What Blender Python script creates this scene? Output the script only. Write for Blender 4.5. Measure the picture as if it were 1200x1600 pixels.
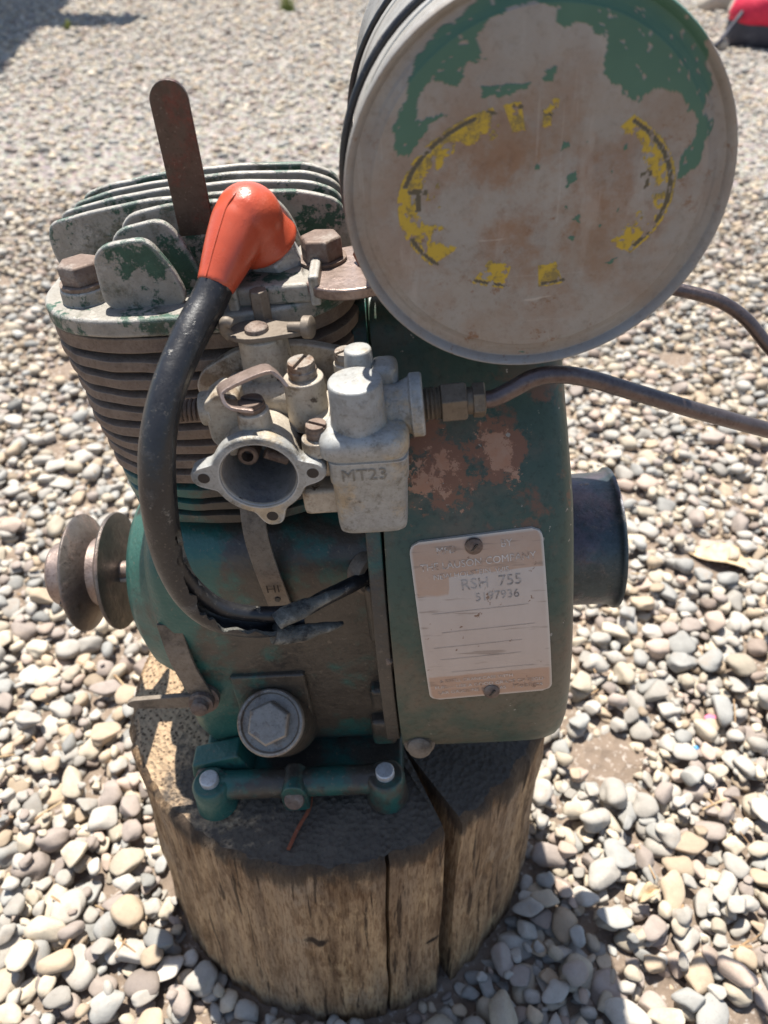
import bpy, bmesh, math, random
import numpy as np
from mathutils import Vector, Matrix
random.seed(7)
R = math.radians
for o in list(bpy.data.objects): bpy.data.objects.remove(o)
scene = bpy.context.scene
C = scene.collection

# ------------------------------------------------------------------ camera, sky, sun, exposure
cam_d = bpy.data.cameras.new('camera'); cam = bpy.data.objects.new('camera', cam_d); C.objects.link(cam)
cam.location = (0, 0, 0.62); cam.rotation_euler = (R(50), 0, 0)
cam_d.sensor_fit = 'VERTICAL'; cam_d.sensor_height = 24; cam_d.sensor_width = 18; cam_d.lens = 24*1209/1600
cam_d.clip_start = 0.01; cam_d.clip_end = 500
cam_d.dof.use_dof = True; cam_d.dof.focus_distance = 0.33; cam_d.dof.aperture_fstop = 8.5
scene.camera = cam
scene.cycles.max_bounces = 6; scene.cycles.diffuse_bounces = 3; scene.cycles.glossy_bounces = 3
scene.render.resolution_x = 768; scene.render.resolution_y = 1024
SUN = Vector((-0.115, 0.34, 1)).normalized()
elev = math.asin(SUN.z); azim = math.atan2(SUN.x, SUN.y)
w = bpy.data.worlds.new('World'); scene.world = w; w.use_nodes = True
nt = w.node_tree; sky = nt.nodes.new('ShaderNodeTexSky'); sky.sky_type = 'NISHITA'; sky.sun_disc = False
sky.sun_elevation = elev; sky.sun_rotation = azim
nt.links.new(sky.outputs[0], nt.nodes['Background'].inputs[0]); nt.nodes['Background'].inputs[1].default_value = 0.09
sd = bpy.data.lights.new('sun', 'SUN'); sd.energy = 5.0; sd.angle = R(0.5); sd.color = (1, .96, .89)
so = bpy.data.objects.new('sun', sd); C.objects.link(so); so.rotation_euler = SUN.to_track_quat('Z', 'Y').to_euler(); so.location = (0, 1, 4)
scene.view_settings.view_transform = 'Standard'; scene.view_settings.look = 'None'
scene.view_settings.exposure = 0.98; scene.view_settings.gamma = 1

# ------------------------------------------------------------------ materials
def V(*a): return Vector(a)
class N:
    def __init__(s, name):
        s.m = bpy.data.materials.new(name); s.m.use_nodes = True; s.t = s.m.node_tree
        s.b = s.t.nodes['Principled BSDF']; s.tc = s.t.nodes.new('ShaderNodeTexCoord'); s.co = s.tc.outputs['Object']
    def link(s, a, b): s.t.links.new(a, b)
    def set(s, sock, v):
        if hasattr(v, 'is_linked') or isinstance(v, bpy.types.NodeSocket): s.link(v, sock)
        elif isinstance(v, (tuple, list)) and len(v) == 3 and sock.type == 'RGBA': sock.default_value = (*v, 1)
        else: sock.default_value = v
    def noise(s, scale, detail=4, rough=.6, stretch=None, seed=0, dist=0):
        n = s.t.nodes.new('ShaderNodeTexNoise'); n.inputs['Scale'].default_value = scale
        n.inputs['Detail'].default_value = detail; n.inputs['Roughness'].default_value = rough; n.inputs['Distortion'].default_value = dist
        mp = s.t.nodes.new('ShaderNodeMapping'); s.link(s.co, mp.inputs[0]); mp.inputs['Location'].default_value = (seed*.37, seed*.73, seed*.19)
        if stretch: mp.inputs['Scale'].default_value = stretch
        s.link(mp.outputs[0], n.inputs['Vector']); return n.outputs['Fac']
    def voro(s, scale, feature='F1'):
        n = s.t.nodes.new('ShaderNodeTexVoronoi'); n.inputs['Scale'].default_value = scale; n.feature = feature
        s.link(s.co, n.inputs['Vector']); return n.outputs['Distance']
    def step(s, sock, lo, hi):
        n = s.t.nodes.new('ShaderNodeMapRange'); n.interpolation_type = 'SMOOTHSTEP'
        n.inputs['From Min'].default_value = lo; n.inputs['From Max'].default_value = hi
        s.link(sock, n.inputs['Value']); return n.outputs['Result']
    def math(s, op, a, b=0.):
        n = s.t.nodes.new('ShaderNodeMath'); n.operation = op; s.set(n.inputs[0], a); s.set(n.inputs[1], b); return n.outputs[0]
    def mix(s, f, a, b, blend='MIX'):
        n = s.t.nodes.new('ShaderNodeMix'); n.data_type = 'RGBA'; n.blend_type = blend
        s.set(n.inputs['Factor'], f); s.set(n.inputs['A'], a) if False else None
        ins = [i for i in n.inputs if i.type == 'RGBA']; s.set(ins[0], a); s.set(ins[1], b)
        s.set([i for i in n.inputs if i.name == 'Factor' and i.type == 'VALUE'][0], f)
        return [o for o in n.outputs if o.type == 'RGBA'][0]
    def attr(s, name):
        n = s.t.nodes.new('ShaderNodeAttribute'); n.attribute_name = name; return n
    def axis(s, i):
        n = s.t.nodes.new('ShaderNodeSeparateXYZ'); s.link(s.co, n.inputs[0]); return n.outputs[i]
    def bump(s, h, strength=.4, dist=.001, prev=None):
        n = s.t.nodes.new('ShaderNodeBump'); n.inputs['Strength'].default_value = strength; n.inputs['Distance'].default_value = dist
        s.link(h, n.inputs['Height'])
        if prev is not None: s.link(prev, n.inputs['Normal'])
        return n.outputs[0]
    def done(s, col, rough=.6, metal=0., normal=None, spec=.4):
        s.set(s.b.inputs['Base Color'], col); s.set(s.b.inputs['Roughness'], rough); s.set(s.b.inputs['Metallic'], metal)
        s.b.inputs['Specular IOR Level'].default_value = spec
        if normal is not None: s.link(normal, s.b.inputs['Normal'])
        return s.m

def worn(name, base, layers, rough=.6, metal=0., spec=.35, bumps=((300, .25, .0008),), tone=.25, grime=.55, edge=None):
    """base colour, then patches: (colour, noise scale, lo, hi, seed), fine grime, worn edges"""
    n = N(name); t = n.noise(55, 4, .65, seed=3)
    col = n.mix(t, tuple(c*(1-tone) for c in base), tuple(min(1, c*(1+tone)) for c in base))
    hs = None
    for i, (c, sc, lo, hi, sd_) in enumerate(layers):
        f = n.step(n.noise(sc, 7, .72, seed=sd_), lo, hi)
        f2 = n.noise(sc*5, 3, .6, seed=sd_+9)
        c2 = n.mix(f2, tuple(x*.66 for x in c), tuple(min(1, x*1.3) for x in c))
        col = n.mix(f, col, c2)
        hs = f if hs is None else n.math('ADD', hs, f)
    if grime:
        g1 = n.step(n.noise(210, 6, .75, seed=21), .40, .66); g2 = n.step(n.noise(760, 3, .6, seed=23), .54, .68)
        col = n.mix(n.math('MULTIPLY', g1, grime*.6), col, n.mix(1., col, (.42, .36, .30), 'MULTIPLY'))
        col = n.mix(n.math('MULTIPLY', g2, grime*.7), col, n.mix(1., col, (.45, .40, .36), 'MULTIPLY'))
        g3 = n.step(n.noise(640, 3, .6, seed=29), .62, .72); col = n.mix(n.math('MULTIPLY', g3, grime*.35), col, (.34, .29, .23))
    if edge:
        bv = n.t.nodes.new('ShaderNodeBevel'); bv.samples = 3; bv.inputs['Radius'].default_value = edge[1]
        ge = n.t.nodes.new('ShaderNodeNewGeometry'); dt = n.t.nodes.new('ShaderNodeVectorMath'); dt.operation = 'DOT_PRODUCT'
        n.link(bv.outputs[0], dt.inputs[0]); n.link(ge.outputs['Normal'], dt.inputs[1])
        e = n.math('ADD', n.math('SUBTRACT', 1., dt.outputs['Value']), n.math('MULTIPLY', n.math('SUBTRACT', n.noise(190, 5, .7, seed=33), .5), .16))
        col = n.mix(n.math('MULTIPLY', n.step(e, .03, .09), .85), col, edge[0])
    nm = None
    if hs is not None: nm = n.bump(hs, .35, .0006)
    for sc, st, d in bumps: nm = n.bump(n.noise(sc, 4, .6, seed=sc % 7), st, d, nm)
    r = n.math('ADD', n.math('MULTIPLY', n.noise(130, 4, seed=5), .35), rough-.17)
    return n.done(col, r, metal, nm, spec)

GREEN = (.022, .075, .052)
RUST = (.20, .085, .038); DUST = (.26, .20, .145); BARE = (.30, .275, .25)
M = {}
def case_mat():
    n = N('greasy_green_paint'); x = n.axis(0)
    gr = n.mix(n.noise(70, 5, .65, seed=3), (.010, .066, .054), (.030, .118, .095))
    dirt = n.mix(n.noise(120, 6, .7, seed=8), (.020, .017, .014), (.095, .075, .055))
    f = n.math('ADD', n.noise(28, 6, .68, seed=1), n.math('SUBTRACT', n.math('MULTIPLY', n.step(x, -.07, -.02), .20), n.math('MULTIPLY', n.math('ADD', n.step(n.axis(2), .125, .16), n.math('SUBTRACT', 1., n.step(n.axis(2), .018, .04))), .10)))
    col = n.mix(n.step(f, .50, .66), gr, dirt)
    col = n.mix(n.step(n.noise(48, 6, .7, seed=17), .60, .70), col, (.018, .017, .016))
    col = n.mix(n.math('MULTIPLY', n.step(n.noise(420, 4, .65, seed=5), .60, .70), .6), col, (.16, .125, .09))
    nm = n.bump(n.noise(420, 4, .6), .35, .0009); nm = n.bump(n.noise(90, 3, .6), .3, .003, nm)
    return n.done(col, n.math('ADD', n.math('MULTIPLY', n.noise(60, 5, .6, seed=4), .5), .17), 0, nm, .5)
M['crankcase'] = case_mat()
M['head'] = worn('flaking_green_cast_aluminium', (.285, .265, .23), [((.040, .090, .062), 40, .515, .56, 6), ((.10, .10, .07), 26, .54, .66, 2), ((.34, .315, .275), 95, .57, .62, 8)], .6, .2, bumps=((500, .4, .0007), (150, .2, .001)), grime=.45, edge=((.60, .58, .54), .0018))
M['fin_iron'] = worn('rusty_brown_cast_iron', (.20, .15, .115), [((.095, .07, .058), 30, .5, .7, 1), ((.12, .145, .11), 24, .62, .74, 5), ((.24, .17, .12), 70, .6, .75, 2)], .8, .0, .2, bumps=((450, .5, .001),), edge=((.25, .21, .17), .0012))
M['cowl'] = None
M['carb'] = worn('dusty_cast_zinc', (.42, .37, .30), [((.50, .415, .31), 40, .5, .7, 3), ((.24, .185, .13), 48, .52, .62, 1), ((.08, .06, .045), 130, .59, .68, 7)], .55, .15, .35, edge=((.64, .60, .54), .001), bumps=((600, .35, .0005), (160, .25, .001)))
M['bowl'] = worn('shade_greyed_cast_zinc', (.315, .315, .30), [((.40, .33, .235), 45, .50, .66, 3), ((.17, .155, .13), 70, .55, .68, 1), ((.03, .16, .10), 50, .67, .70, 12)], .55, .2, .35, edge=((.58, .57, .54), .001), bumps=((600, .3, .0005), (160, .2, .001)))  # cooler and darker than the body: shade on bowl and flange put into colour
M['throat'] = worn('stained_dark_zinc', (.25, .235, .22), [((.12, .12, .13), 45, .45, .7, 3), ((.26, .2, .14), 80, .6, .75, 1)], .5, .2)
M['steel'] = worn('grimy_steel', (.30, .27, .235), [((.17, .11, .075), 60, .5, .66, 1), ((.09, .07, .055), 110, .6, .72, 3)], .5, .45)
M['rust_bolt'] = worn('rusted_steel', (.175, .125, .098), [((.29, .25, .215), 50, .5, .68, 1), ((.09, .06, .05), 100, .55, .7, 3)], .62, .25)
M['bright_bolt'] = worn('bright_zinc_bolt', (.56, .56, .56), [((.4, .38, .36), 90, .55, .7, 1)], .45, .4)
M['pulley'] = worn('browned_pressed_steel', (.16, .135, .12), [((.26, .19, .16), 40, .5, .66, 2), ((.07, .06, .055), 50, .55, .7, 5)], .42, .55)
M['hub'] = worn('copper_toned_steel', (.33, .255, .22), [((.18, .13, .11), 50, .5, .7, 2)], .4, .6)
M['cup'] = worn('dark_green_steel', (.062, .082, .092), [((.12, .10, .115), 20, .46, .62, 2), ((.19, .165, .15), 60, .56, .72, 5), ((.19, .12, .08), 90, .64, .72, 3)], .42, .6, .5, bumps=((300, .12, .0005),))
M['rubber'] = worn('black_weathered_rubber', (.017, .017, .019), [((.06, .06, .06), 60, .52, .70, 2), ((.19, .175, .15), 150, .60, .68, 4)], .36, 0, .5, bumps=((260, .25, .0008), (900, .2, .0003)))
M['rubber_cut'] = worn('torn_rubber_edge', (.11, .108, .095), [((.20, .195, .17), 90, .5, .62, 2), ((.03, .03, .03), 60, .5, .62, 4)], .75, 0, .25, bumps=((500, .6, .001),))
M['boot'] = worn('orange_red_silicone', (.47, .078, .036), [((.48, .075, .035), 40, .5, .8, 2), ((.62, .18, .10), 120, .68, .8, 5)], .30, 0, .5, bumps=((900, .06, .0003),), tone=.06, grime=.16)
M['lever'] = worn('browned_lever_steel', (.085, .062, .050), [((.16, .038, .028), 24, .50, .66, 9), ((.04, .062, .045), 22, .55, .68, 5), ((.15, .13, .11), 80, .64, .75, 3)], .45, .3, .4, bumps=((300, .12, .0004),))
M['line'] = worn('tarnished_fuel_line', (.135, .105, .10), [((.08, .065, .07), 35, .5, .7, 2), ((.22, .18, .16), 60, .6, .75, 6)], .38, .75, .5, bumps=((300, .15, .0005),))
M['fitting'] = worn('tarnished_brass', (.15, .122, .092), [((.10, .085, .07), 60, .5, .7, 2), ((.28, .21, .13), 90, .6, .75, 6)], .5, .5)
M['strip'] = worn('dirty_steel_strip', (.20, .165, .13), [((.09, .075, .06), 40, .5, .68, 2), ((.12, .14, .11), 30, .6, .75, 6)], .6, .3)
M['tank_side'] = worn('worn_tank_steel', (.36, .34, .31), [((.25, .19, .14), 30, .55, .7, 2), ((.10, .15, .11), 20, .62, .7, 6), ((.44, .42, .39), 60, .6, .72, 3)], .5, .35, bumps=((200, .2, .0008),))
M['ink_dark'] = worn('worn_dark_ink', (.27, .225, .19), [((.43, .375, .33), 160, .45, .53, 2)], .7)
M['ink_light'] = worn('worn_light_ink', (.62, .55, .48), [((.36, .24, .17), 130, .50, .58, 2)], .7)
M['engrave'] = worn('engraved_mark_hole_dark', (.045, .035, .028), [], .9, grime=0)
M['stamp'] = worn('stamped_mark', (.20, .18, .145), [((.25, .23, .2), 160, .55, .65, 2)], .8)
M['wood_post'] = worn('grey_timber', (.20, .16, .12), [((.12, .1, .08), 8, .5, .7, 1)], .8)
M['roofing'] = worn('galvanised_sheet', (.4, .4, .4), [((.3, .2, .14), 4, .55, .7, 1)], .5, .4)
M['twig'] = worn('red_brown_twig', (.26, .075, .035), [], .7)
M['litter'] = worn('dry_litter', (.30, .19, .10), [((.45, .33, .19), 20, .5, .6, 1)], .8)
M['leaf'] = worn('dry_leaf', (.60, .46, .29), [((.36, .22, .1), 60, .5, .7, 1)], .7)
M['grass'] = worn('pale_green_grass', (.20, .24, .055), [((.30, .28, .09), 30, .5, .7, 1)], .6)
M['red_cloth'] = worn('red_nylon', (.62, .02, .06), [((.48, .015, .045), 9, .5, .7, 1)], .6, bumps=((14, .4, .02),))
M['dark_cloth'] = worn('dark_grey_nylon', (.05, .05, .065), [((.11, .11, .13), 9, .5, .7, 1)], .7)
M['pink'] = worn('pink_plastic', (.75, .15, .25), [], .5)
M['blue'] = worn('blue_glass', (.08, .28, .55), [], .2)

def cowl_mat():
    n = N('faded_green_cowl_paint'); z = n.axis(2)
    base = n.mix(n.noise(26, 5, .6, seed=3), (.024, .056, .040), (.060, .088, .062))
    brown = n.step(n.math('SUBTRACT', n.noise(19, 7, .68, seed=11), n.math('MULTIPLY', n.step(z, .10, .24), .16)), .36, .56)          # dusty, browned paint
    base = n.mix(n.math('MULTIPLY', brown, .85), base, (.125, .098, .066))
    g4 = n.step(n.noise(300, 5, .7, seed=44), .48, .68); base = n.mix(n.math('MULTIPLY', g4, .5), base, n.mix(1., base, (.45, .4, .34), 'MULTIPLY'))
    rb = n.step(n.noise(24, 8, .7, seed=24), .53, .60)
    zw = n.math('MULTIPLY', n.step(z, .165, .19), n.math('SUBTRACT', 1., n.step(z, .225, .245)))
    rb = n.math('MULTIPLY', rb, n.math('ADD', n.math('MULTIPLY', zw, .8), .2))
    col = n.mix(rb, base, (.15, .075, .042))
    def spot(cx, cz, rx, rz):
        dx = n.math('DIVIDE', n.math('SUBTRACT', n.axis(0), cx), rx); dz = n.math('DIVIDE', n.math('SUBTRACT', z, cz), rz)
        return n.math('SUBTRACT', 1., n.math('SQRT', n.math('ADD', n.math('MULTIPLY', dx, dx), n.math('MULTIPLY', dz, dz))))
    sp_ = n.math('MAXIMUM', spot(.067, .206, .030, .020), spot(.096, .212, .014, .022))
    rb2 = n.step(n.math('ADD', n.math('MULTIPLY', n.math('MAXIMUM', sp_, -.7), .22), n.noise(50, 8, .75, seed=6)), .56, .62); col = n.mix(rb2, col, (.20, .092, .048))
    fl = n.step(n.math('ADD', n.math('MULTIPLY', n.math('MAXIMUM', sp_, -1.), .20), n.noise(88, 9, .78, seed=5)), .63, .655)
    c2 = n.mix(n.noise(170, 4, .6, seed=8), (.34, .13, .055), (.42, .28, .19))
    col = n.mix(fl, col, c2)
    sp = n.step(n.noise(240, 3, .5, seed=2), .70, .74); col = n.mix(sp, col, (.30, .27, .22))
    nm = n.bump(fl, -.5, .0008); nm = n.bump(n.noise(330, 5, .6), .22, .0007, nm); nm = n.bump(n.noise(30, 3, .5), .25, .003, nm)
    return n.done(col, n.math('ADD', n.math('MULTIPLY', n.noise(60, 4), .35), .26), 0, nm, .45)
M['cowl'] = cowl_mat()

def tank_mat():
    n = N('flaking_tank_paint')
    g, y, d, ru = [n.attr(k).outputs['Fac'] for k in ('m_green', 'm_yellow', 'm_dark', 'm_rust')]
    base = n.mix(n.noise(38, 7, .65, seed=2), (.20, .186, .168), (.325, .312, .29))
    r1 = n.math('MULTIPLY', n.step(n.noise(44, 8, .7, seed=7), .40, .62), ru)
    base = n.mix(n.math('MULTIPLY', r1, .85), base, (.205, .115, .065))
    r0 = n.step(n.noise(330, 6, .8, seed=14), .48, .72); base = n.mix(n.math('MULTIPLY', r0, .45), base, n.mix(1., base, (.55, .46, .38), 'MULTIPLY'))
    st = n.step(n.noise(70, 5, .65, stretch=(1, 1, .25), seed=19), .55, .70); base = n.mix(n.math('MULTIPLY', st, .35), base, (.40, .385, .36))
    sm = n.step(n.noise(15, 6, .7, seed=31), .45, .64); base = n.mix(n.math('MULTIPLY', sm, .34), base, (.215, .155, .105))
    r2 = n.math('MULTIPLY', n.step(n.noise(150, 7, .8, seed=4), .55, .66), n.step(n.noise(18, 4, .6, seed=41), .46, .58)); base = n.mix(n.math('MULTIPLY', r2, .85), base, (.17, .085, .042))
    sc = n.step(n.noise(300, 2, .5, stretch=(.15, 1, 1), seed=4), .72, .76); base = n.mix(n.math('MULTIPLY', sc, .4), base, (.45, .42, .38))
    for sx, sz, sd2 in ((1, .02, 5), (.02, 1, 6)):
        base = n.mix(n.math('MULTIPLY', n.step(n.noise(520, 2, .5, stretch=(sx, 1, sz), seed=sd2, dist=.4), .70, .75), .16), base, (.45, .43, .40))
    gc = n.mix(n.noise(60, 5, .6, seed=9), (.040, .105, .072), (.068, .150, .105))
    yc = n.mix(n.step(n.noise(230, 6, .75, seed=1), .46, .60), (.42, .29, .03), (.20, .15, .05))
    col = n.mix(g, base, gc); col = n.mix(y, col, yc); col = n.mix(d, col, (.085, .075, .05))
    nm = n.bump(n.math('MAXIMUM', g, y), .5, .0004); nm = n.bump(n.noise(240, 5, .65), .22, .0008, nm); nm = n.bump(n.noise(22, 3, .5, seed=3), .22, .004, nm)
    return n.done(col, n.math('ADD', n.math('MULTIPLY', n.noise(80, 4), .3), .36), n.math('MULTIPLY', n.math('SUBTRACT', 1., n.math('MAXIMUM', g, y)), .25), nm, .4)
M['tank_face'] = tank_mat()

def plate_mat():
    n = N('worn_printed_plate'); p, bd = n.attr('m_panel').outputs['Fac'], n.attr('m_border').outputs['Fac']
    brown = n.mix(n.noise(60, 6, .65, seed=3), (.38, .235, .16), (.47, .35, .275))
    pale = n.mix(n.noise(90, 6, .65, seed=6, stretch=(1, 1, .4)), (.42, .345, .295), (.52, .455, .41))
    pf = n.step(n.math('ADD', n.math('MULTIPLY', n.noise(75, 6, .7, seed=2), .5), n.math('MULTIPLY', p, .75)), .52, .72)
    col = n.mix(pf, brown, pale)
    ln = n.step(n.noise(260, 3, .6, stretch=(.12, 1, 1), seed=8), .60, .68); col = n.mix(n.math('MULTIPLY', ln, .45), col, (.17, .13, .10))
    col = n.mix(bd, col, (.52, .48, .43))
    sp = n.step(n.noise(200, 4, .6, seed=12), .66, .72); col = n.mix(sp, col, (.20, .12, .08))
    nm = n.bump(n.noise(300, 5, .6), .15, .0004)
    return n.done(col, .45, .35, nm, .4)
M['name_plate'] = plate_mat()

def log_mat(kind):
    n = N('sawn_end_grain' if kind else 'weathered_split_wood')
    if kind:
        a = n.mix(n.noise(95, 6, .7, seed=1), (.26, .17, .10), (.52, .38, .24))
        rd = n.math('SQRT', n.math('ADD', n.math('POWER', n.math('ADD', n.axis(0), .02), 2.), n.math('POWER', n.math('ADD', n.axis(1), -.03), 2.)))
        rg_ = n.math('SINE', n.math('MULTIPLY', n.math('ADD', rd, n.math('MULTIPLY', n.noise(14, 4, .6, seed=12), .02)), 1500.)); a = n.mix(n.math('MULTIPLY', n.step(rg_, .2, .9), .28), a, (.13, .08, .045))
        pores = n.step(n.voro(330), .18, .42); col = n.mix(pores, (.10, .065, .04), a)
        oil = n.step(n.math('ADD', n.noise(16, 7, .7, seed=5), n.math('MULTIPLY', n.axis(0), 2.2)), .26, .36)
        col = n.mix(oil, col, n.mix(n.noise(120, 5, .65, seed=8), (.05, .040, .033), (.15, .118, .09)))
        nm = n.bump(n.voro(300), .7, .0025); nm = n.bump(n.noise(70, 6, .7), .7, .004, nm)
        return n.done(col, .85, 0, nm, .25)
    g = n.noise(85, 8, .72, stretch=(1, 1, .09), seed=1); g2 = n.noise(16, 5, .6, stretch=(1, 1, .12), seed=4)
    col = n.mix(n.step(g, .32, .68), (.17, .102, .055), (.52, .355, .20))
    col = n.mix(n.math('MULTIPLY', n.step(g2, .45, .66), .75), col, (.33, .24, .16))
    gr = n.step(n.noise(13, 5, .6, seed=9), .52, .66); col = n.mix(n.math('MULTIPLY', gr, .55), col, (.34, .28, .21))
    dk = n.step(n.noise(17, 7, .7, stretch=(1, 1, .5), seed=14), .59, .68); col = n.mix(n.math('MULTIPLY', dk, .75), col, (.10, .058, .032))
    ck = n.step(n.noise(210, 5, .62, stretch=(1, 1, .045), seed=22), .605, .65); col = n.mix(n.math('MULTIPLY', ck, .8), col, (.045, .028, .018))
    pt = n.step(n.noise(42, 7, .75, stretch=(1, 1, .45), seed=51), .50, .62); col = n.mix(n.math('MULTIPLY', pt, .6), col, n.mix(1., col, (.45, .36, .29), 'MULTIPLY'))
    rw = n.step(n.noise(34, 7, .75, stretch=(1, 1, .3), seed=61), .57, .66); col = n.mix(n.math('MULTIPLY', rw, .6), col, (.60, .42, .23))
    gg = n.step(n.noise(620, 5, .7, stretch=(1, 1, .13), seed=71), .46, .62); col = n.mix(n.math('MULTIPLY', gg, .75), col, n.mix(1., col, (.45, .36, .3), 'MULTIPLY'))
    for kx, ky, kz, kr in ((-.010, -.14, .128, .008), (.062, -.122, .09, .005)):
        mp = n.t.nodes.new('ShaderNodeMapping'); n.link(n.co, mp.inputs[0]); mp.inputs['Location'].default_value = (-kx, -ky*.4, -kz*1.8); mp.inputs['Scale'].default_value = (1, .4, 1.8)
        ln = n.t.nodes.new('ShaderNodeVectorMath'); ln.operation = 'LENGTH'; n.link(mp.outputs[0], ln.inputs[0])
        kd = n.math('ADD', ln.outputs['Value'], n.math('MULTIPLY', n.math('SUBTRACT', n.noise(160, 5, .7), .5), .012))
        col = n.mix(n.math('SUBTRACT', 1., n.step(kd, kr*.6, kr*1.25)), col, (.035, .022, .015))
    oil = n.step(n.math('ADD', n.axis(2), n.math('MULTIPLY', n.noise(30, 6, .7, stretch=(1, 1, .35), seed=3), .085)), .236, .250)
    col = n.mix(n.math('MULTIPLY', oil, .85), col, (.045, .034, .026))
    nm = n.bump(g, .8, .005); nm = n.bump(pt, -.5, .002, nm); nm = n.bump(ck, -.7, .003, nm); nm = n.bump(gg, -.5, .0012, nm); nm = n.bump(n.noise(300, 5, .6, stretch=(1, 1, .15)), .5, .0015, nm)
    return n.done(col, .78, 0, nm, .25)
M['bark'] = log_mat(0); M['endgrain'] = log_mat(1)

def pebble_mat(field):
    n = N('gravel_stone' if field else 'loose_stone')
    if field: base = n.attr('pcol').outputs['Color']
    else: base = n.t.nodes.new('ShaderNodeObjectInfo').outputs['Color']
    if not field: n.co = n.t.nodes.new('ShaderNodeNewGeometry').outputs['Position']
    f = n.noise(150, 6, .68, seed=1); col = n.mix(.6, base, n.mix(f, (.28, .25, .22), (.74, .71, .66)), 'OVERLAY')
    sp = n.step(n.noise(800, 4, .65, seed=3), .58, .70); col = n.mix(n.math('MULTIPLY', sp, .4), col, (.12, .095, .075))
    mud = n.step(n.noise(50, 6, .65, seed=6), .56, .70); col = n.mix(n.math('MULTIPLY', mud, .45), col, (.30, .225, .165))
    nm = n.bump(n.noise(600, 5, .7), .35, .001)
    return n.done(col, .72, 0, nm, .3)
M['pebble_field'] = pebble_mat(True); M['pebble'] = pebble_mat(False)

def soil_mat():
    n = N('gritty_soil'); v = n.voro(70)
    col = n.mix(n.noise(30, 8, .7, seed=1), (.15, .108, .078), (.30, .235, .18))
    col = n.mix(n.step(n.noise(160, 5, .6, seed=4), .55, .65), col, (.40, .35, .30))
    vc = n.t.nodes.new('ShaderNodeTexVoronoi'); vc.inputs['Scale'].default_value = 85; n.link(n.co, vc.inputs['Vector'])
    gv_ = n.mix(.14, n.mix(n.step(vc.outputs['Distance'], .25, .75), (.36, .335, .30), (.17, .145, .125)), vc.outputs['Color'], 'SOFT_LIGHT')
    col = n.mix(n.step(n.math('ADD', n.axis(1), n.math('MULTIPLY', n.noise(4, 4), .8)), 1.7, 2.6), col, gv_)
    nm = n.bump(v, .6, .01); nm = n.bump(n.noise(220, 6, .7), .6, .004, nm)
    return n.done(col, .9, 0, nm, .2)
M['soil'] = soil_mat()

# ------------------------------------------------------------------ mesh helpers (engine dimensions are in millimetres)
S = .001

def frame(d):
    d = Vector(d).normalized(); u = V(0, 0, 1) if abs(d.z) < .9 else V(1, 0, 0)
    a = d.cross(u).normalized(); return a, d.cross(a).normalized(), d
def lathe(bm, p0, d, prof, seg=40, cap0=False, cap1=False):
    """prof: (distance along d, radius); returns the rings"""
    a, b, d = frame(d); p0 = Vector(p0); rings = []
    for t, r in prof:
        rings.append([bm.verts.new(p0 + d*t + (a*math.cos(2*math.pi*i/seg) + b*math.sin(2*math.pi*i/seg))*r) for i in range(seg)])
    for q, s in zip(rings, rings[1:]):
        for i in range(seg): bm.faces.new((q[i], q[(i+1) % seg], s[(i+1) % seg], s[i]))
    if cap0: bm.faces.new(rings[0][::-1])
    if cap1: bm.faces.new(rings[-1])
    return rings
def cyl(bm, p0, p1, r0, r1=None, seg=32):
    d = Vector(p1)-Vector(p0); lathe(bm, p0, d, [(0, r0), (d.length, r0 if r1 is None else r1)], seg, True, True)
def hexa(bm, p0, d, r, hgt, rot=0., chamfer=.12):
    a, b, d = frame(d); p0 = Vector(p0); rs = []
    for t, k in ((0, 1), (hgt*(1-chamfer), 1), (hgt, .9)):
        rs.append([bm.verts.new(p0 + d*t + (a*math.cos(rot+i*math.pi/3)+b*math.sin(rot+i*math.pi/3))*r*k) for i in range(6)])
    for q, s in zip(rs, rs[1:]):
        for i in range(6): bm.faces.new((q[i], q[(i+1) % 6], s[(i+1) % 6], s[i]))
    bm.faces.new(rs[0][::-1]); bm.faces.new(rs[-1])
def box(bm, c, s, rot=None):
    mt = Matrix.Translation(Vector(c)) @ (rot.to_4x4() if rot else Matrix.Identity(4)) @ Matrix.Diagonal((s[0], s[1], s[2], 1))
    bmesh.ops.create_cube(bm, size=1, matrix=mt)
def prism(bm, pts, d, hgt, origin=(0, 0, 0), u=(1, 0, 0), v=(0, 0, 1)):
    """outline pts in (u, v) extruded along d"""
    o, u, v, d = Vector(origin), Vector(u), Vector(v), Vector(d).normalized()
    lo = [bm.verts.new(o+u*p[0]+v*p[1]) for p in pts]; hi = [bm.verts.new(q.co+d*hgt) for q in lo]
    n = len(pts)
    for i in range(n): bm.faces.new((lo[i], lo[(i+1) % n], hi[(i+1) % n], hi[i]))
    bm.faces.new(lo[::-1]); bm.faces.new(hi)
def smooth_path(pts, per=8):
    P = [Vector(p) for p in pts]; P = [P[0]*2-P[1]] + P + [P[-1]*2-P[-2]]; out = []
    for i in range(1, len(P)-2):
        for k in range(per):
            t = k/per; a, b, c, d = P[i-1], P[i], P[i+1], P[i+2]
            out.append(.5*((2*b)+(c-a)*t+(2*a-5*b+4*c-d)*t*t+(3*b-a-3*c+d)*t**3))
    out.append(P[-2]); return out
def sweep(path):
    """parallel-transported frames along a path"""
    n = None; out = []
    for i, p in enumerate(path):
        t = (path[min(i+1, len(path)-1)]-path[max(i-1, 0)]).normalized()
        if n is None: n = frame(t)[0]
        n = (n - t*n.dot(t)).normalized(); out.append((p, n, t.cross(n)))
    return out
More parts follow.
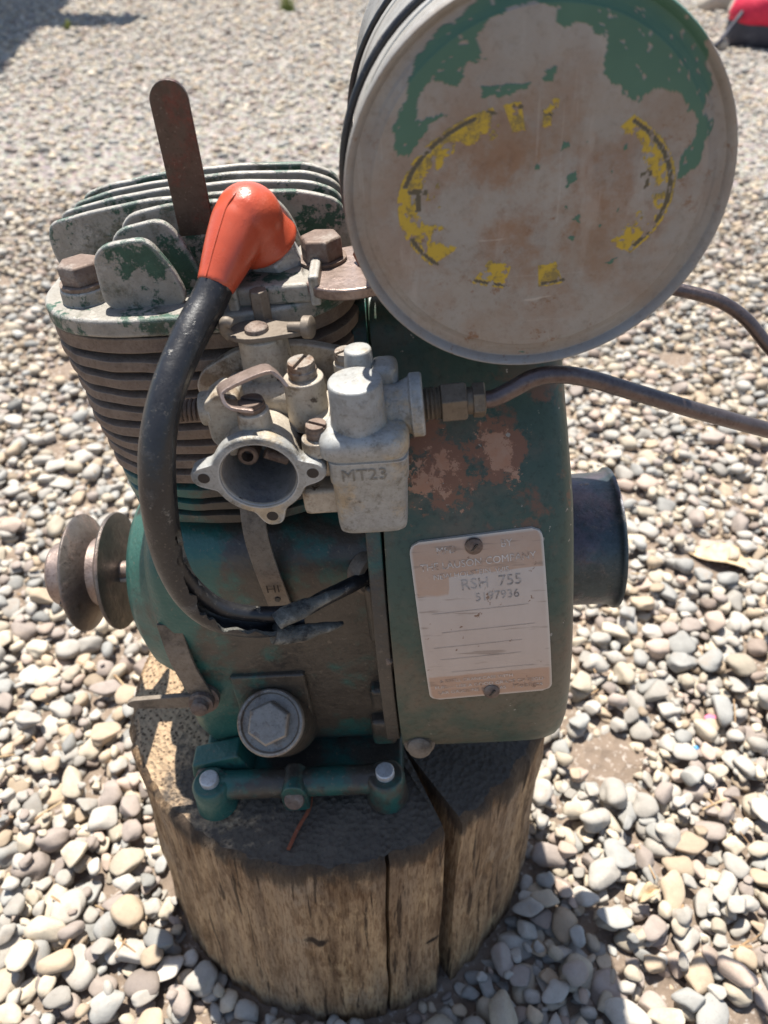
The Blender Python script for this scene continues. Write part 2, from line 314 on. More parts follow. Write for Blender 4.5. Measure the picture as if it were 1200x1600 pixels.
def tube(bm, pts, r, per=8, seg=16, cap=True):
    path = smooth_path(pts, per); rings = []
    for i, (p, a, b) in enumerate(sweep(path)):
        rr = r(i/(len(path)-1)) if callable(r) else r
        rings.append([bm.verts.new(p+(a*math.cos(2*math.pi*k/seg)+b*math.sin(2*math.pi*k/seg))*rr) for k in range(seg)])
    for q, s in zip(rings, rings[1:]):
        for i in range(seg): bm.faces.new((q[i], q[(i+1) % seg], s[(i+1) % seg], s[i]))
    if cap: bm.faces.new(rings[0][::-1]); bm.faces.new(rings[-1])
def ribbon(bm, pts, wdir, width, thick, per=1):
    """flat strip along pts, wide along wdir"""
    path = smooth_path(pts, per) if per > 1 else [Vector(p) for p in pts]; wd = Vector(wdir).normalized(); rings = []
    for i, p in enumerate(path):
        t = (path[min(i+1, len(path)-1)]-path[max(i-1, 0)]).normalized(); nn = t.cross(wd).normalized()
        rings.append([bm.verts.new(p+wd*width/2*sx+nn*thick/2*sy) for sx, sy in ((-1, -1), (1, -1), (1, 1), (-1, 1))])
    for q, s in zip(rings, rings[1:]):
        for i in range(4): bm.faces.new((q[i], q[(i+1) % 4], s[(i+1) % 4], s[i]))
    bm.faces.new(rings[0][::-1]); bm.faces.new(rings[-1])
def sellipse(cx, cy, a, b, n, seg=72):
    out = []
    for i in range(seg):
        t = 2*math.pi*i/seg; c, s = math.cos(t), math.sin(t)
        out.append((cx+a*math.copysign(abs(c)**(2/n), c), cy+b*math.copysign(abs(s)**(2/n), s)))
    return out
def rounded(pts, r, seg=5):
    """round the corners of an outline"""
    out = []; n = len(pts)
    for i in range(n):
        p = Vector(pts[i]); a = (Vector(pts[i-1])-p); b = (Vector(pts[(i+1) % n])-p)
        rr = min(r, a.length*.48, b.length*.48); s, e = p+a.normalized()*rr, p+b.normalized()*rr
        for k in range(seg+1):
            t = k/seg; q = s*(1-t)**2+p*2*t*(1-t)+e*t*t; out.append((q.x, q.y))
    return out
def obj(name, bm, mat, parent=None, bevel=0, seg=2, scale=S, angle=38, warp=0, wscale=25):
    if warp:
        from mathutils import noise
        for vv in bm.verts: vv.co += noise.noise_vector(vv.co/wscale)*warp
    bmesh.ops.recalc_face_normals(bm, faces=bm.faces)
    if scale != 1: bmesh.ops.scale(bm, vec=(scale,)*3, verts=bm.verts)
    me = bpy.data.meshes.new(name); bm.to_mesh(me); bm.free()
    for p in me.polygons: p.use_smooth = True
    me.set_sharp_from_angle(angle=R(angle))
    if mat: me.materials.append(M[mat])
    o = bpy.data.objects.new(name, me); C.objects.link(o); o.parent = parent
    if bevel:
        md = o.modifiers.new('bevel', 'BEVEL'); md.width = bevel*scale; md.segments = seg; md.limit_method = 'ANGLE'; md.angle_limit = R(angle); md.harden_normals = True
    return o
def tag(o, label=None, cat=None, group=None, kind=None):
    for k, x in (('label', label), ('category', cat), ('group', group), ('kind', kind)):
        if x: o[k] = x
    return o
B = bmesh.new

# ------------------------------------------------------------------ the setting: ground sheet
bm = B()
gx = [-60, -12, -4, -1.5, 0, 1.5, 4, 12, 60]; gy = [-60, -12, -2, 0, 1, 3, 8, 20, 60, 120]
gv = [[bm.verts.new((x, y, .0028)) for x in gx] for y in gy]
for j in range(len(gy)-1):
    for i in range(len(gx)-1): bm.faces.new((gv[j][i], gv[j][i+1], gv[j+1][i+1], gv[j+1][i]))
ground = tag(obj('ground', bm, 'soil', scale=1), kind='structure')

# ------------------------------------------------------------------ the log
LX, LY, LR, LZ = -.030, .330, .138, .21
TILT = math.tan(R(4.5))
from mathutils import noise as mnoise
bm = B()
cracks = [(-59.5, .86, .0058), (-76.5, .12, .0012), (150, .15, .002)]   # angle, depth share, half width
def nz(t, z, k=1.): return math.sin(t*3+1)*.4+math.sin(t*5+2.2+z*2)*.25+math.sin(t*11+z*5)*.14+math.sin(t*23+z*9+k)*.09
ang = []
for i in range(420): ang.append((-math.pi+2*math.pi*i/420, 0, 0))
out = []
for a, _, _ in ang:
    if all(abs(math.degrees(a)-c[0]) > math.degrees(c[2]/LR)+.35 for c in cracks): out.append((a, 1., None))
for c in cracks:
    h = c[2]/LR
    for k, (da, q) in enumerate(((-h, 1.), (-h*.7, 1-c[1]*.5), (0, 1-c[1]), (h*.7, 1-c[1]*.5), (h, 1.))):
        out.append((R(c[0])+da*(1 if q == 1 else 1/max(q, .2)*.8), q, R(c[0])))
def okey(e): return e[0] if e[2] is None else e[2]
base_pts = sorted([e for e in out if e[2] is None], key=lambda e: e[0])
seq = []
cs = sorted(set(e[2] for e in out if e[2] is not None)); ci = 0
for e in base_pts:
    while ci < len(cs) and e[0] > cs[ci]: seq += [x for x in out if x[2] == cs[ci]]; ci += 1
    seq.append(e)
while ci < len(cs): seq += [x for x in out if x[2] == cs[ci]]; ci += 1
NZ = 60; rings = []
for j in range(NZ+1):
    s = j/NZ; ring = []
    for a, q, c in seq:
        zt = LZ + LR*q*math.cos(a)*TILT
        rr = LR*(1+.055*(1-s)**1.5)*(1+.022*nz(a, s*.35)+.006*math.sin(a*41+s*3)*math.sin(s*7+a*3))
        ca, sa = math.cos(a), math.sin(a)
        rr += .0016*mnoise.fractal(V(ca*22, sa*22, s*2.2), 1, 2, 4) + .0011*mnoise.noise(V(ca*70, sa*70, s*5)) + .0012*mnoise.noise(V(ca*5, sa*5, s*6))
        if j == NZ: rr *= .972
        if j == NZ-1: rr *= .996
        wob = (.006*math.sin(s*9+a)+.004*math.sin(s*23))*(0 if c is None else 1)*(1-s)
        rag = .0035*mnoise.fractal(V(math.cos(a)*4, math.sin(a)*4, 7), 1, 2, 3) if j >= NZ-1 else 0
        z = -.03 + (zt+.03)*s + rag*(q if j == NZ else 1)
        ring.append(bm.verts.new((rr*q*math.cos(a+wob), rr*q*math.sin(a+wob), z)))
    rings.append(ring)
n = len(seq)
for q, s in zip(rings, rings[1:]):
    for i in range(n): bm.faces.new((q[i], q[(i+1) % n], s[(i+1) % n], s[i]))
top = bm.faces.new(rings[-1]); bm.faces.new(rings[0][::-1])
bmesh.ops.triangulate(bm, faces=[top])
for f in bm.faces:
    if f.normal.z > .8 or (f.calc_center_median().z > .17 and len(f.verts) == 3): f.material_index = 1
log = obj('log_stump', bm, 'bark', scale=1, angle=50); log.data.materials.append(M['endgrain'])
log.location = (LX, LY, 0)
tag(log, 'upright sawn log with deep vertical split and oil-darkened top carrying the engine', 'log')

# ------------------------------------------------------------------ the engine
eng = bpy.data.objects.new('small_engine', None); C.objects.link(eng); eng.empty_display_size = .05
eng.location = (LX, LY, LZ+.0005); eng.rotation_euler = (0, R(-4.5), 0)
tag(eng, 'old green single-cylinder petrol engine with round fuel tank standing on the log', 'engine')

# crankcase: rounded body that narrows to a bearing boss on its outer end
bm = B(); st = [(44, 0, 72, 6, 172, 7), (-66, 0, 72, 6, 172, 7), (-73, 0, 70, 9, 169, 5), (-77, 0, 62, 26, 160, 3.4), (-81, 0, 58, 40, 153, 2.8), (-92, 0, 54, 45, 148, 2.4), (-98, 0, 46, 54, 140, 2.2), (-101, 0, 34, 66, 128, 2)]
rings = []
for x, yc, a, z0, z1, e in st:
    rings.append([bm.verts.new((x, p[0], p[1])) for p in sellipse(yc, (z0+z1)/2, a, (z1-z0)/2, e, 96)])
for q, s in zip(rings, rings[1:]):
    for i in range(96): bm.faces.new((q[i], q[(i+1) % 96], s[(i+1) % 96], s[i]))
bm.faces.new(rings[0]); bm.faces.new(rings[-1][::-1])
case = obj('crankcase', bm, 'crankcase', eng, angle=60)
bm = B(); lathe(bm, (-100, 0, 97), (-1, 0, 0), [(0, 24), (5, 22), (8, 14), (8, 9)], 40, True, True); obj('bearing_boss', bm, 'crankcase', case, .8)
# base casting with bolt bosses
bm = B(); box(bm, (-17, -16, 5.5), (118, 160, 11)); base = obj('base_casting', bm, 'crankcase', eng, 3)
bm = B(); cyl(bm, (-63, -94, 14.5), (31, -94, 14.5), 8.0); obj('cross_bar', bm, 'crankcase', base, 1)
bm = B(); prism(bm, rounded([(-26, 1), (-11, 1), (-11, 18), (-15, 25), (-22, 25), (-26, 18)], 4), (0, 1, 0), 16, (0, -104, 0)); obj('drain_lug', bm, 'crankcase', base, 1)
bm = B(); lathe(bm, (-18.5, -104, 14), (0, -.8, .6), [(-3, 5.6), (2, 5.6), (2.5, 4.6)], 24, True, True); obj('drain_screw', bm, 'rust_bolt', base, .5)
for bx in (-65.5, 32.5):
    bm = B(); lathe(bm, (bx, -96, 0), (0, 0, 1), [(0, 12.0), (8, 11.2), (20, 10.6), (22, 9.2)], 32, True, True); obj('bolt_boss', bm, 'crankcase', base, .8)
    bm = B(); lathe(bm, (bx, -96, 19), (0, 0, 1), [(0, 5.2), (6.6, 5.2), (7.2, 4.6), (7.3, 2.5)], 28, True, True); obj('mounting_bolt', bm, 'bright_bolt', base)
# oil filler plug on an inclined boss
ax = V(.03, -.62, .78).normalized(); pc = V(-24.5, -90, 66)
bm = B(); lathe(bm, pc-ax*42, ax, [(0, 22), (34, 18), (37, 17)], 44, True, True)
box(bm, (-25, -67, 62), (40, 16, 46)); boss = obj('filler_boss', bm, 'crankcase', eng, 1.5)
bm = B(); lathe(bm, pc-ax*5, ax, [(0, 17.6), (5, 17.6), (6, 17), (6.4, 15.6), (4.6, 14.8), (4.6, 10)], 48, True, True); plug = obj('oil_plug', bm, 'steel', eng, .3)
bm = B(); hexa(bm, pc-ax*1, ax, 11.6, 9, .35); obj('hex_head', bm, 'steel', plug, .6)
# lower left foot bracket
bm = B(); prism(bm, [(-78, 22), (-50, 30), (-44, 12), (-66, 4), (-80, 10)], (0, 1, 0), 14, (0, -86, 0)); br = obj('foot_bracket', bm, 'crankcase', eng, 1.5)
bm = B(); lathe(bm, (-70, -88, 14), (0, -.7, .7), [(-4, 6.5), (2, 6.5), (3, 5), (6, 4.5), (7, 3)], 20, True, True); obj('bolt', bm, 'rust_bolt', br)
# ribs on the crankcase
for (x0, z0, sx, sz) in ((34, 64, 12, 18), (33, 34, 14, 22), (36, 130, 8, 40)):
    bm = B(); box(bm, (x0, -73, z0), (sx, 12, sz)); obj('case_rib', bm, 'crankcase', case, 3)
# governor and throttle strips
bm = B(); ribbon(bm, [(-14, -62, 196), (-13, -72, 176), (-9, -75, 140), (-6, -74, 110)], (1, 0, .1), 11, 1.6, 4); gs = obj('speed_strip', bm, 'strip', eng, .3)
bm = B(); ribbon(bm, [(-68, -70, 124), (-66, -75, 100), (-62, -76, 76), (-61, -75, 68)], (1, 0, -.1), 12, 1.8, 3); ls = obj('lever_strip', bm, 'strip', eng, .3)
bm = B(); prism(bm, rounded([(-62, 76), (-90, 74.5), (-100, 74), (-104, 70.5), (-100, 67), (-62, 65)], 3), (0, -1, 0), 3, (0, -75, 0)); sl = obj('stop_lever', bm, 'strip', eng, .5)
bm = B(); lathe(bm, (-62, -74, 70), (0, -1, .25), [(0, 9), (3, 9), (3.2, 7), (7, 6.6), (7, 4.6), (11, 4.4), (12, 3)], 24, True, True); obj('pivot_nut', bm, 'rust_bolt', sl)

# crankshaft and pulley
bm = B(); cyl(bm, (-100, 0, 97), (-150, 0, 97), 5.6); obj('crankshaft', bm, 'hub', eng, .5)
bm = B(); box(bm, (-112, -5.4, 94.5), (18, 2, 2.6)); obj('shaft_key', bm, 'bright_bolt', eng, .3)
bm = B(); lathe(bm, (-119, 0, 97), (-1, 0, 0), [(0, 8), (1, 20), (24, 20), (24, 19), (37, 18.5), (38.5, 17), (38.5, 6)], 56, True, True); pul = obj('pulley', bm, 'hub', eng, .6)
for x0, sgn in ((-118.5, -1), (-141.5, 1)):
    bm = B(); lathe(bm, (x0, 0, 97), (sgn, 0, 0), [(0, 10), (-.3, 30), (.1, 34.4), (1.3, 35), (2.4, 34.3), (9, 20.5), (8, 10)], 80, True, True); obj('pulley_flange', bm, 'pulley', pul, .3)
bm = B(); lathe(bm, (-150, -17.5, 90), (0, -1, -.3), [(0, 2.8), (2, 2.8), (2, 1.4), (.4, 1.2)], 16, True, True); obj('set_screw', bm, 'rust_bolt', pul)

# cylinder: barrel with separate cooling fins
CX, CY = -24.5, -12.
bm = B(); prism(bm, sellipse(CX, CY, 48, 36, 2.4), (0, 0, 1), 110, (0, 0, 166), (1, 0, 0), (0, 1, 0)); cylr = obj('cylinder', bm, 'fin_iron', eng)
bm = B(); prism(bm, sellipse(CX, CY, 64.5, 47.5, 2.7), (0, 0, 1), 6.6, (0, 0, 266.6), (1, 0, 0), (0, 1, 0)); obj('top_flange', bm, 'fin_iron', cylr, .8, warp=.5, wscale=18)
for k in range(11):
    z = 260.6-8.2*k; sh_ = k/10
    hw = 65.5-8*sh_; hd = 48-3*sh_; bm = B()
    prof_ = [(-2.9, 1.0), (-2.2, .1), (0, 0), (1.9, .3), (2.6, 1.6)]; rg = []
    for dz, ins in prof_: rg.append([bm.verts.new((p[0], p[1], z+dz)) for p in sellipse(CX, CY, hw-ins, hd-ins, 2.55, 80)])
    for q, s in zip(rg, rg[1:]):
        for i in range(80): bm.faces.new((q[i], q[(i+1) % 80], s[(i+1) % 80], s[i]))
    bm.faces.new(rg[0][::-1]); bm.faces.new(rg[-1])
    obj('cooling_fin', bm, 'fin_iron' if k < 8 else 'crankcase', cylr, warp=1.1, wscale=16)

# cylinder head
bm = B(); ol = sellipse(CX+1.5, CY, 65, 49, 3.0, 80); prism(bm, ol, (0, 0, 1), 7.6, (0, 0, 274), (1, 0, 0), (0, 1, 0)); head = obj('cylinder_head', bm, 'head', eng, 1.6, 3, warp=.5, wscale=22)
def hfin(y, pts, th=3.2, rr=10):
    bm = B(); prism(bm, rounded(pts, rr, 7), (0, 1, 0), th, (0, y-th/2, 0)); obj('head_fin', bm, 'head', head, 1.2, 3, warp=.5, wscale=14)
for k, y in enumerate((-9, 4, 16, 28)):
    e = 1.2*k; hfin(y, [(-85+e, 280), (-87+e, 294), (-85+e, 303), (-66, 307), (-42, 309.5), (-10, 310.5), (22, 308.5), (36-e, 304), (40-e, 294), (40-e, 280)], 3.2, 9)
hfin(-22, [(-53, 280), (-51, 308), (-30, 311.5), (12, 311), (18, 302), (23, 280)], 3.4, 10)
hfin(-34, [(-54, 280), (-51.5, 307), (-29, 310), (-23, 299), (-17, 280)], 3.4, 9)
hfin(-47, [(-57, 280), (-55, 306), (-33, 308), (-27.5, 298), (-22, 280)], 3.6, 9)
bm = B(); box(bm, (13, -43, 285), (36, 26, 8)); obj('plug_boss', bm, 'head', head, 2)
for x in (-4, 27):
    bm = B(); box(bm, (x, -50, 287), (4, 18, 12)); obj('boss_web', bm, 'head', head, 1.2)
def head_bolt(x, y, z, r=9, h=9, wr=11, m='rust_bolt', rot=.2, under=4):
    bm = B(); lathe(bm, (x, y, z), (0, 0, 1), [(0, wr), (under-.5, wr*.96), (under, wr*.9)], 28, True, True); q = obj('bolt_boss', bm, 'head', head, .4)
    bm = B(); lathe(bm, (x, y, z+under), (0, 0, 1), [(0, r*1.1), (1.5, r*1.12), (1.7, r)], 28, True, True); obj('washer', bm, m, head)
    bm = B(); hexa(bm, (x, y, z+under+1.5), (0, 0, 1), r, h, rot); obj('head_bolt', bm, m, head, .7)
head_bolt(-67, -35, 281, 8.6, 8, 10.5, rot=.1, under=6); head_bolt(29, -35, 287, 8.4, 8.5, 9.5, 'rust_bolt', .35, 2)
head_bolt(-70, 24, 281, under=2); head_bolt(26, 24, 281, under=2)
bm = B(); tab = [(20, -30), (20, -48), (26, -60), (38, -65), (52, -62), (66, -54), (78, -40), (74, -24), (40, -20)]
prism(bm, rounded(tab, 8), (0, 0, 1), 4.5, (0, 0, 284.5), (1, 0, 0), (0, 1, 0)); tabo = obj('tank_bracket_tab', bm, 'hub', eng, 1)
for p, r_ in (((46, -38, 290), 5.5), ((48, -32, 296), 5)):
    bm = B(); hexa(bm, p, (.3, -.5, .8), r_, 6, .5); obj('rusted_nut', bm, 'twig', tabo, .5)
# upright flat stop blade
bm = B(); bl = []
for i in range(13): t = math.pi*i/12; bl.append((6.9*math.cos(t), 62+6.9*math.sin(t)))
bl += [(-6.9, 40), (-7.1, 0), (7.1, 0), (7.1, 40)]
prism(bm, bl, (0, 1, .12), 1.8, (-21.5, -22, 286), (1, 0, .02), (.055, -.13, 1)); obj('stop_blade', bm, 'lever', eng, .35)

# spark plug and boot
pa = V(14.0, -31, 281); pb = V(3.4, -40, 311.5); pd = (pb-pa).normalized()
bm = B(); lathe(bm, pa, pd, [(-4, 13), (6, 13), (6.4, 10)], 30, True, True); sp = obj('spark_plug', bm, 'steel', eng, .4)
bm = B(); hexa(bm, pa+pd*6, pd, 10.5, 9, .2); obj('plug_hex', bm, 'bright_bolt', sp, .6)
bm = B(); lathe(bm, pa+pd*10, pd, [(0, 6), (14, 5.5), (20, 4)], 24, True, True); obj('insulator', bm, 'steel', sp)
bm = B(); bmesh.ops.create_uvsphere(bm, u_segments=32, v_segments=20, radius=12.6, matrix=Matrix.Translation(pb+V(.8, 0, -2.2)))
lathe(bm, pb, V(-11.5, -20, -18).normalized(), [(-2, 10.4), (6, 11), (14, 10), (22, 8.6), (29, 7.2), (31, 7.2)], 32, True, True)
lathe(bm, pb, -pd, [(-2, 9.6), (6, 11), (10, 12), (13, 12.6), (14.5, 13.4), (16, 13.2), (17, 12.2)], 32, True, True)
boot = obj('plug_boot', bm, 'boot', eng)
md = boot.modifiers.new('remesh', 'REMESH'); md.mode = 'VOXEL'; md.voxel_size = .0007; md.use_smooth_shade = True
md = boot.modifiers.new('smooth', 'SMOOTH'); md.factor = .5; md.iterations = 26
ld = V(-11.5, -20, -18).normalized(); ln_ = V(-.25, -.6, .75); ln_ = (ln_-ld*ln_.dot(ld)).normalized()
bm = B(); tube(bm, [pb+V(.5, 0, -2.5)+V(.05, .25, 1).normalized()*12.3, pb+V(.3, 0, -2)+V(-.1, -.45, .9).normalized()*12.2]+[pb+ld*t+ln_*(r_+.05) for t, r_ in ((5, 10.8), (12, 10.1), (20, 8.8), (27, 7.4), (30.5, 7.1))], .34, 5, 8); obj('mould_seam', bm, 'boot', boot)
# ignition cable: an outer sheath, whole at first, then slit open round an inner wire
cp = [(-8, -60, 293.5), (-12, -66, 288), (-18, -78, 281), (-25, -93, 270), (-30, -104, 256), (-33.5, -110, 238), (-37, -110, 216), (-38, -109, 197), (-35, -108, 180), (-27, -107, 167.5), (-13, -105, 160), (0, -100, 155), (8, -97, 152)]
path = smooth_path(cp, 14); fr = sweep(path); rng = random.Random(3)
bm = B(); SEG = 26; rings = []; nP = len(path)
for i, (p, a, b) in enumerate(fr):
    s = i/(nP-1); op = 0.02 if s < .48 else min(1.15, .25+(s-.48)*3.4)
    jag = (.55*mnoise.fractal(V(i*.16, 3, 1), 1, 2, 3)+.04*rng.uniform(-1, 1)) if s > .48 else 0
    # opening faces inward, to +x and up
    want = V(.9, -.15, .35) if s > .5 else V(.9, -.3, .2)
    want = want - (a.cross(b))*want.dot(a.cross(b)); th0 = math.atan2(want.dot(b), want.dot(a))
    half = max(.02, op+jag*min(1, op*2)); ro = 6.5+.22*math.sin(i*.11); ri = ro-1.9; o_, n_ = [], []
    for k in range(SEG+1):
        t = th0+half+(2*math.pi-2*half)*k/SEG; e = a*math.cos(t)+b*math.sin(t)
        o_.append(bm.verts.new(p+e*ro)); n_.append(bm.verts.new(p+e*ri))
    rings.append((o_, n_))
for (o1, n1), (o2, n2) in zip(rings, rings[1:]):
    for k in range(SEG):
        bm.faces.new((o1[k], o1[k+1], o2[k+1], o2[k])); bm.faces.new((n1[k+1], n1[k], n2[k], n2[k+1]))
    for k in (0, SEG):
        f = bm.faces.new((o1[k], n1[k], n2[k], o2[k])); f.material_index = 1
for o1, n1 in (rings[0], rings[-1]):
    for k in range(SEG): f = bm.faces.new((o1[k], o1[k+1], n1[k+1], n1[k])); f.material_index = 1
cab = obj('ignition_cable', bm, 'rubber', eng, angle=60); cab.data.materials.append(M['rubber_cut'])
bm = B(); tube(bm, [(-36, -107, 214), (-37, -106, 197), (-33.5, -105, 182), (-26, -104, 169.5), (-12, -102, 162), (4, -97, 157), (16, -89, 156.5), (25, -82, 155), (34, -74, 153), (42, -66, 151)], 3.6, 6, 16); obj('inner_wire', bm, 'rubber', cab)
for pts in ([(-4, -103, 158.5), (3, -100.5, 160), (10, -97, 160.5), (17, -92.5, 160), (24, -88, 158.5)], [(-6, -106, 154.5), (2, -104, 151), (9, -101, 148), (16, -97, 145), (23, -93, 143)]):
    bm = B(); tube(bm, pts, lambda t: 4.2*(1-t)**.6+.9, 6, 14); bmesh.ops.scale(bm, vec=(1, 1, .82), verts=bm.verts, space=Matrix.Translation((0, 0, -pts[2][2])))
    obj('torn_flap', bm, 'rubber_cut', cab, angle=70, warp=.8, wscale=7)
bm = B(); lathe(bm, (37, -71, 152), (.6, -.75, .1), [(-6, 11), (0, 11), (1.5, 10), (1.8, 7), (-3, 6.4)], 30, True, True); obj('grommet', bm, 'strip', eng, .4)

# ---- blower housing (cowl)
PROF = [(-99, 53), (-101.5, 62), (-103.5, 80), (-103.5, 100), (-101.5, 120), (-97, 140), (-90.5, 160), (-81.5, 181), (-70, 202), (-58, 220), (-46, 236), (-36, 250), (-28, 262), (-16, 268), (10, 268), (50, 262), (80, 235), (97, 195), (103, 150), (103, 100), (98, 53)]
pf = [p for p in smooth_path([(0, y, z) for y, z in PROF], 5)]
def prof_y(z):
    front = [(p.z, p.y) for p in pf if p.y < -20]
    for (z0, y0), (z1, y1) in zip(front, front[1:]):
        if z0 <= z <= z1 and z1 > z0: return y0+(y1-y0)*(z-z0)/(z1-z0)
    return front[0][1] if z < front[0][0] else front[-1][1]
bm = B(); rings = []
for x, ins in ((44, 1.2), (44, 0), (60, 0), (80, 0), (100, 0), (112, .2), (118, 1.2), (122.5, 3), (126, 6.5), (128, 11), (129, 17), (129.5, 26), (129.6, 45)):
    rings.append([])
    for p in pf:
        dx, dz = p.y-0, p.z-150; L_ = math.hypot(dx, dz)
        k = 1-ins/L_; rings[-1].append(bm.verts.new((x - .045*max(0, p.z-190)*(x-44)/85, dx*k, 150+dz*k)))
m_ = len(pf)
for q, s in zip(rings, rings[1:]):
    for i in range(m_): bm.faces.new((q[i], q[(i+1) % m_], s[(i+1) % m_], s[i]))
bm.faces.new(rings[0][::-1]); bm.faces.new(rings[-1])
cowl = obj('blower_housing', bm, 'cowl', eng, .7, 2, angle=48, warp=.8, wscale=60)
bm = B(); rim = []
for p in pf:
    dx, dz = p.y, p.z-150; L_ = math.hypot(dx, dz); rim.append(((dx*(1-3.5/L_)), 150+dz*(1-3.5/L_)))
prism(bm, rim, (-1, 0, 0), 7, (43.2, 0, 0), (0, 1, 0), (0, 0, 1)); obj('back_plate', bm, 'crankcase', cowl, .8)
for z, y in ((58, -102), ):
    bm = B(); lathe(bm, (53, y+2, z-1), (0, -.85, .3), [(-3, 8), (1, 8), (1.4, 6.6), (5, 6.2), (6, 4.5)], 24, True, True); obj('housing_screw', bm, 'strip', cowl, .3)
for x, z, s_ in ((41, 128, 5), (41, 118, 6), (40, 75, 5), (40, 62, 5)):
    bm = B(); bmesh.ops.create_icosphere(bm, subdivisions=3, radius=s_, matrix=Matrix.Translation((x, prof_y(z)+9, z)) @ Matrix.Diagonal((.6, 1, 1.5, 1)))
    obj('dirt_clod', bm, 'fin_iron', cowl, warp=1.6, wscale=4)
# rope starter cup
bm = B(); lathe(bm, (126, 0, 101), (1, 0, 0), [(0, 37), (3, 37.4), (33, 37.6), (37, 38), (39, 39.2), (40, 40.2), (41.4, 40.2), (41.8, 39.2), (40, 37.6), (36, 35.8), (3, 35)], 80, False, True); cup = obj('starter_cup', bm, 'cup', eng, angle=50)

# ---- name plate, bent to the housing
PW, PH, PCX, PCZ, PROT = 57.5, 84.5, 86.2, 141.5, R(-3.6)
def plate_pt(u, v, off):       # u, v in mm from the plate centre, v up along the surface
    x = PCX+u*math.cos(PROT)+v*math.sin(-PROT)*-1*.98; zz = PCZ-u*math.sin(PROT)*1.0+v*.968
    return V(x - .0*u, prof_y(zz)-off, zz)
bm = B(); nu, nv = 40, 60; rows = []; rc = 4.5
for lay in (1.3, .1):
    g_ = []
    for j in range(nv+1):
        v = -PH/2+PH*j/nv; ed = PH/2-abs(v); wv = PW/2 - (rc-math.sqrt(max(0, rc*rc-(rc-ed)**2)) if ed < rc else 0)
        g_.append([bm.verts.new(plate_pt(-wv+2*wv*i/nu, v, lay)) for i in range(nu+1)])
    rows.append(g_)
for lay, g_ in enumerate(rows):
    for j in range(nv):
        for i in range(nu): bm.faces.new((g_[j][i], g_[j][i+1], g_[j+1][i+1], g_[j+1][i]))
A_, B_ = rows
for j in range(nv):
    for i in (0, nu): bm.faces.new((A_[j][i], A_[j+1][i], B_[j+1][i], B_[j][i]))
for i in range(nu):
    for j in (0, nv): bm.faces.new((A_[j][i], A_[j][i+1], B_[j][i+1], B_[j][i]))
plate = obj('name_plate', bm, 'name_plate', eng, angle=50)
pan, bor = [], []
for lay in (0, 1):
    for j in range(nv+1):
        v = -PH/2+PH*j/nv
        for i in range(nu+1):
            u = PW*(i/nu-.5); ed = min(PW/2-abs(u), PH/2-abs(v))
            inside = min(1, max(0, (21-v)/7))*min(1, max(0, (v+29)/5)); inside = max(inside, .75 if (v > 12 and v < 26 and u > -14) else 0)
            pan.append(inside); bor.append(1. if ed < 1.3 else 0.)
for nm_, arr in (('m_panel', pan), ('m_border', bor)):
    at = plate.data.attributes.new(nm_, 'FLOAT', 'POINT'); at.data.foreach_set('value', arr)

def text_mesh(body, size):
    cu = bpy.data.curves.new('txt', 'FONT'); cu.body = body; cu.size = size; cu.align_x = 'CENTER'; cu.align_y = 'CENTER'; cu.resolution_u = 3
    ob = bpy.data.objects.new('txt', cu); C.objects.link(ob); me = bpy.data.meshes.new_from_object(ob.evaluated_get(bpy.context.evaluated_depsgraph_get()))
    bpy.data.objects.remove(ob); bpy.data.curves.remove(cu); return me
def lettering(name, items, fn, mat, parent, off):
    bm = B()
    for body, size, u, v in items:
        me = text_mesh(body, size); k = len(bm.verts); bm.from_mesh(me); bm.verts.ensure_lookup_table()
        for vv in bm.verts[k:]: vv.co = fn(u+vv.co.x, v+vv.co.y, off)
        bpy.data.meshes.remove(me)
    o = obj(name, bm, mat, parent); return o
lettering('lettering', [('MFD', 4.4, -13, 37.5), ('BY', 4.4, 13, 37.5), ('THE LAUSON COMPANY', 4.5, 0, 31), ('NEW HOLSTEIN, WIS.', 3.5, -3, 26.3),
    ('& REFILL CRANKCASE WITH', 2.7, -6, -29.5), ('FUEL\u2014 USE A GOOD GRADE OF REGU-', 2.9, 0, -33.5), ('LAR GASOLINE SUCH AS', 2.9, -8.5, -37.3), ('Mobilgas', 4.1, 17.5, -37.0)], plate_pt, 'ink_light', plate, 1.5)
lettering('stamped_number', [('RSH  755', 7.0, 5, 21.2), ('5197936', 5.6, 7, 14.8)], plate_pt, 'ink_dark', plate, 1.5)
bm = B()
for k, v in enumerate((9, -1, -9, -16, -24)):
    x0, x1 = -24+rng.uniform(0, 8), 24-rng.uniform(0, 9)
    q = [plate_pt(x0+(x1-x0)*i/12, v, 1.5) for i in range(13)]
    for a, b in zip(q, q[1:]):
        bm.faces.new([bm.verts.new(p) for p in (a, b, b+V(0, 0, .17), a+V(0, 0, .17))])
obj('ruled_lines', bm, 'ink_dark', plate)
for u, v in ((-1, 38), (0.5, -39)):
    p = plate_pt(u, v, 1.2); bm = B(); lathe(bm, p, (0, -1, .25), [(0, 3.9), (1.2, 3.8), (2, 2.6), (2.2, .01)], 24, True, False); sc_ = obj('plate_screw', bm, 'rust_bolt', plate)
    bm = B(); box(bm, p+V(0, -2.1, .45), (.9, .5, 5), Matrix.Rotation(R(35), 3, 'Y')); obj('screw_slot', bm, 'rubber', plate)

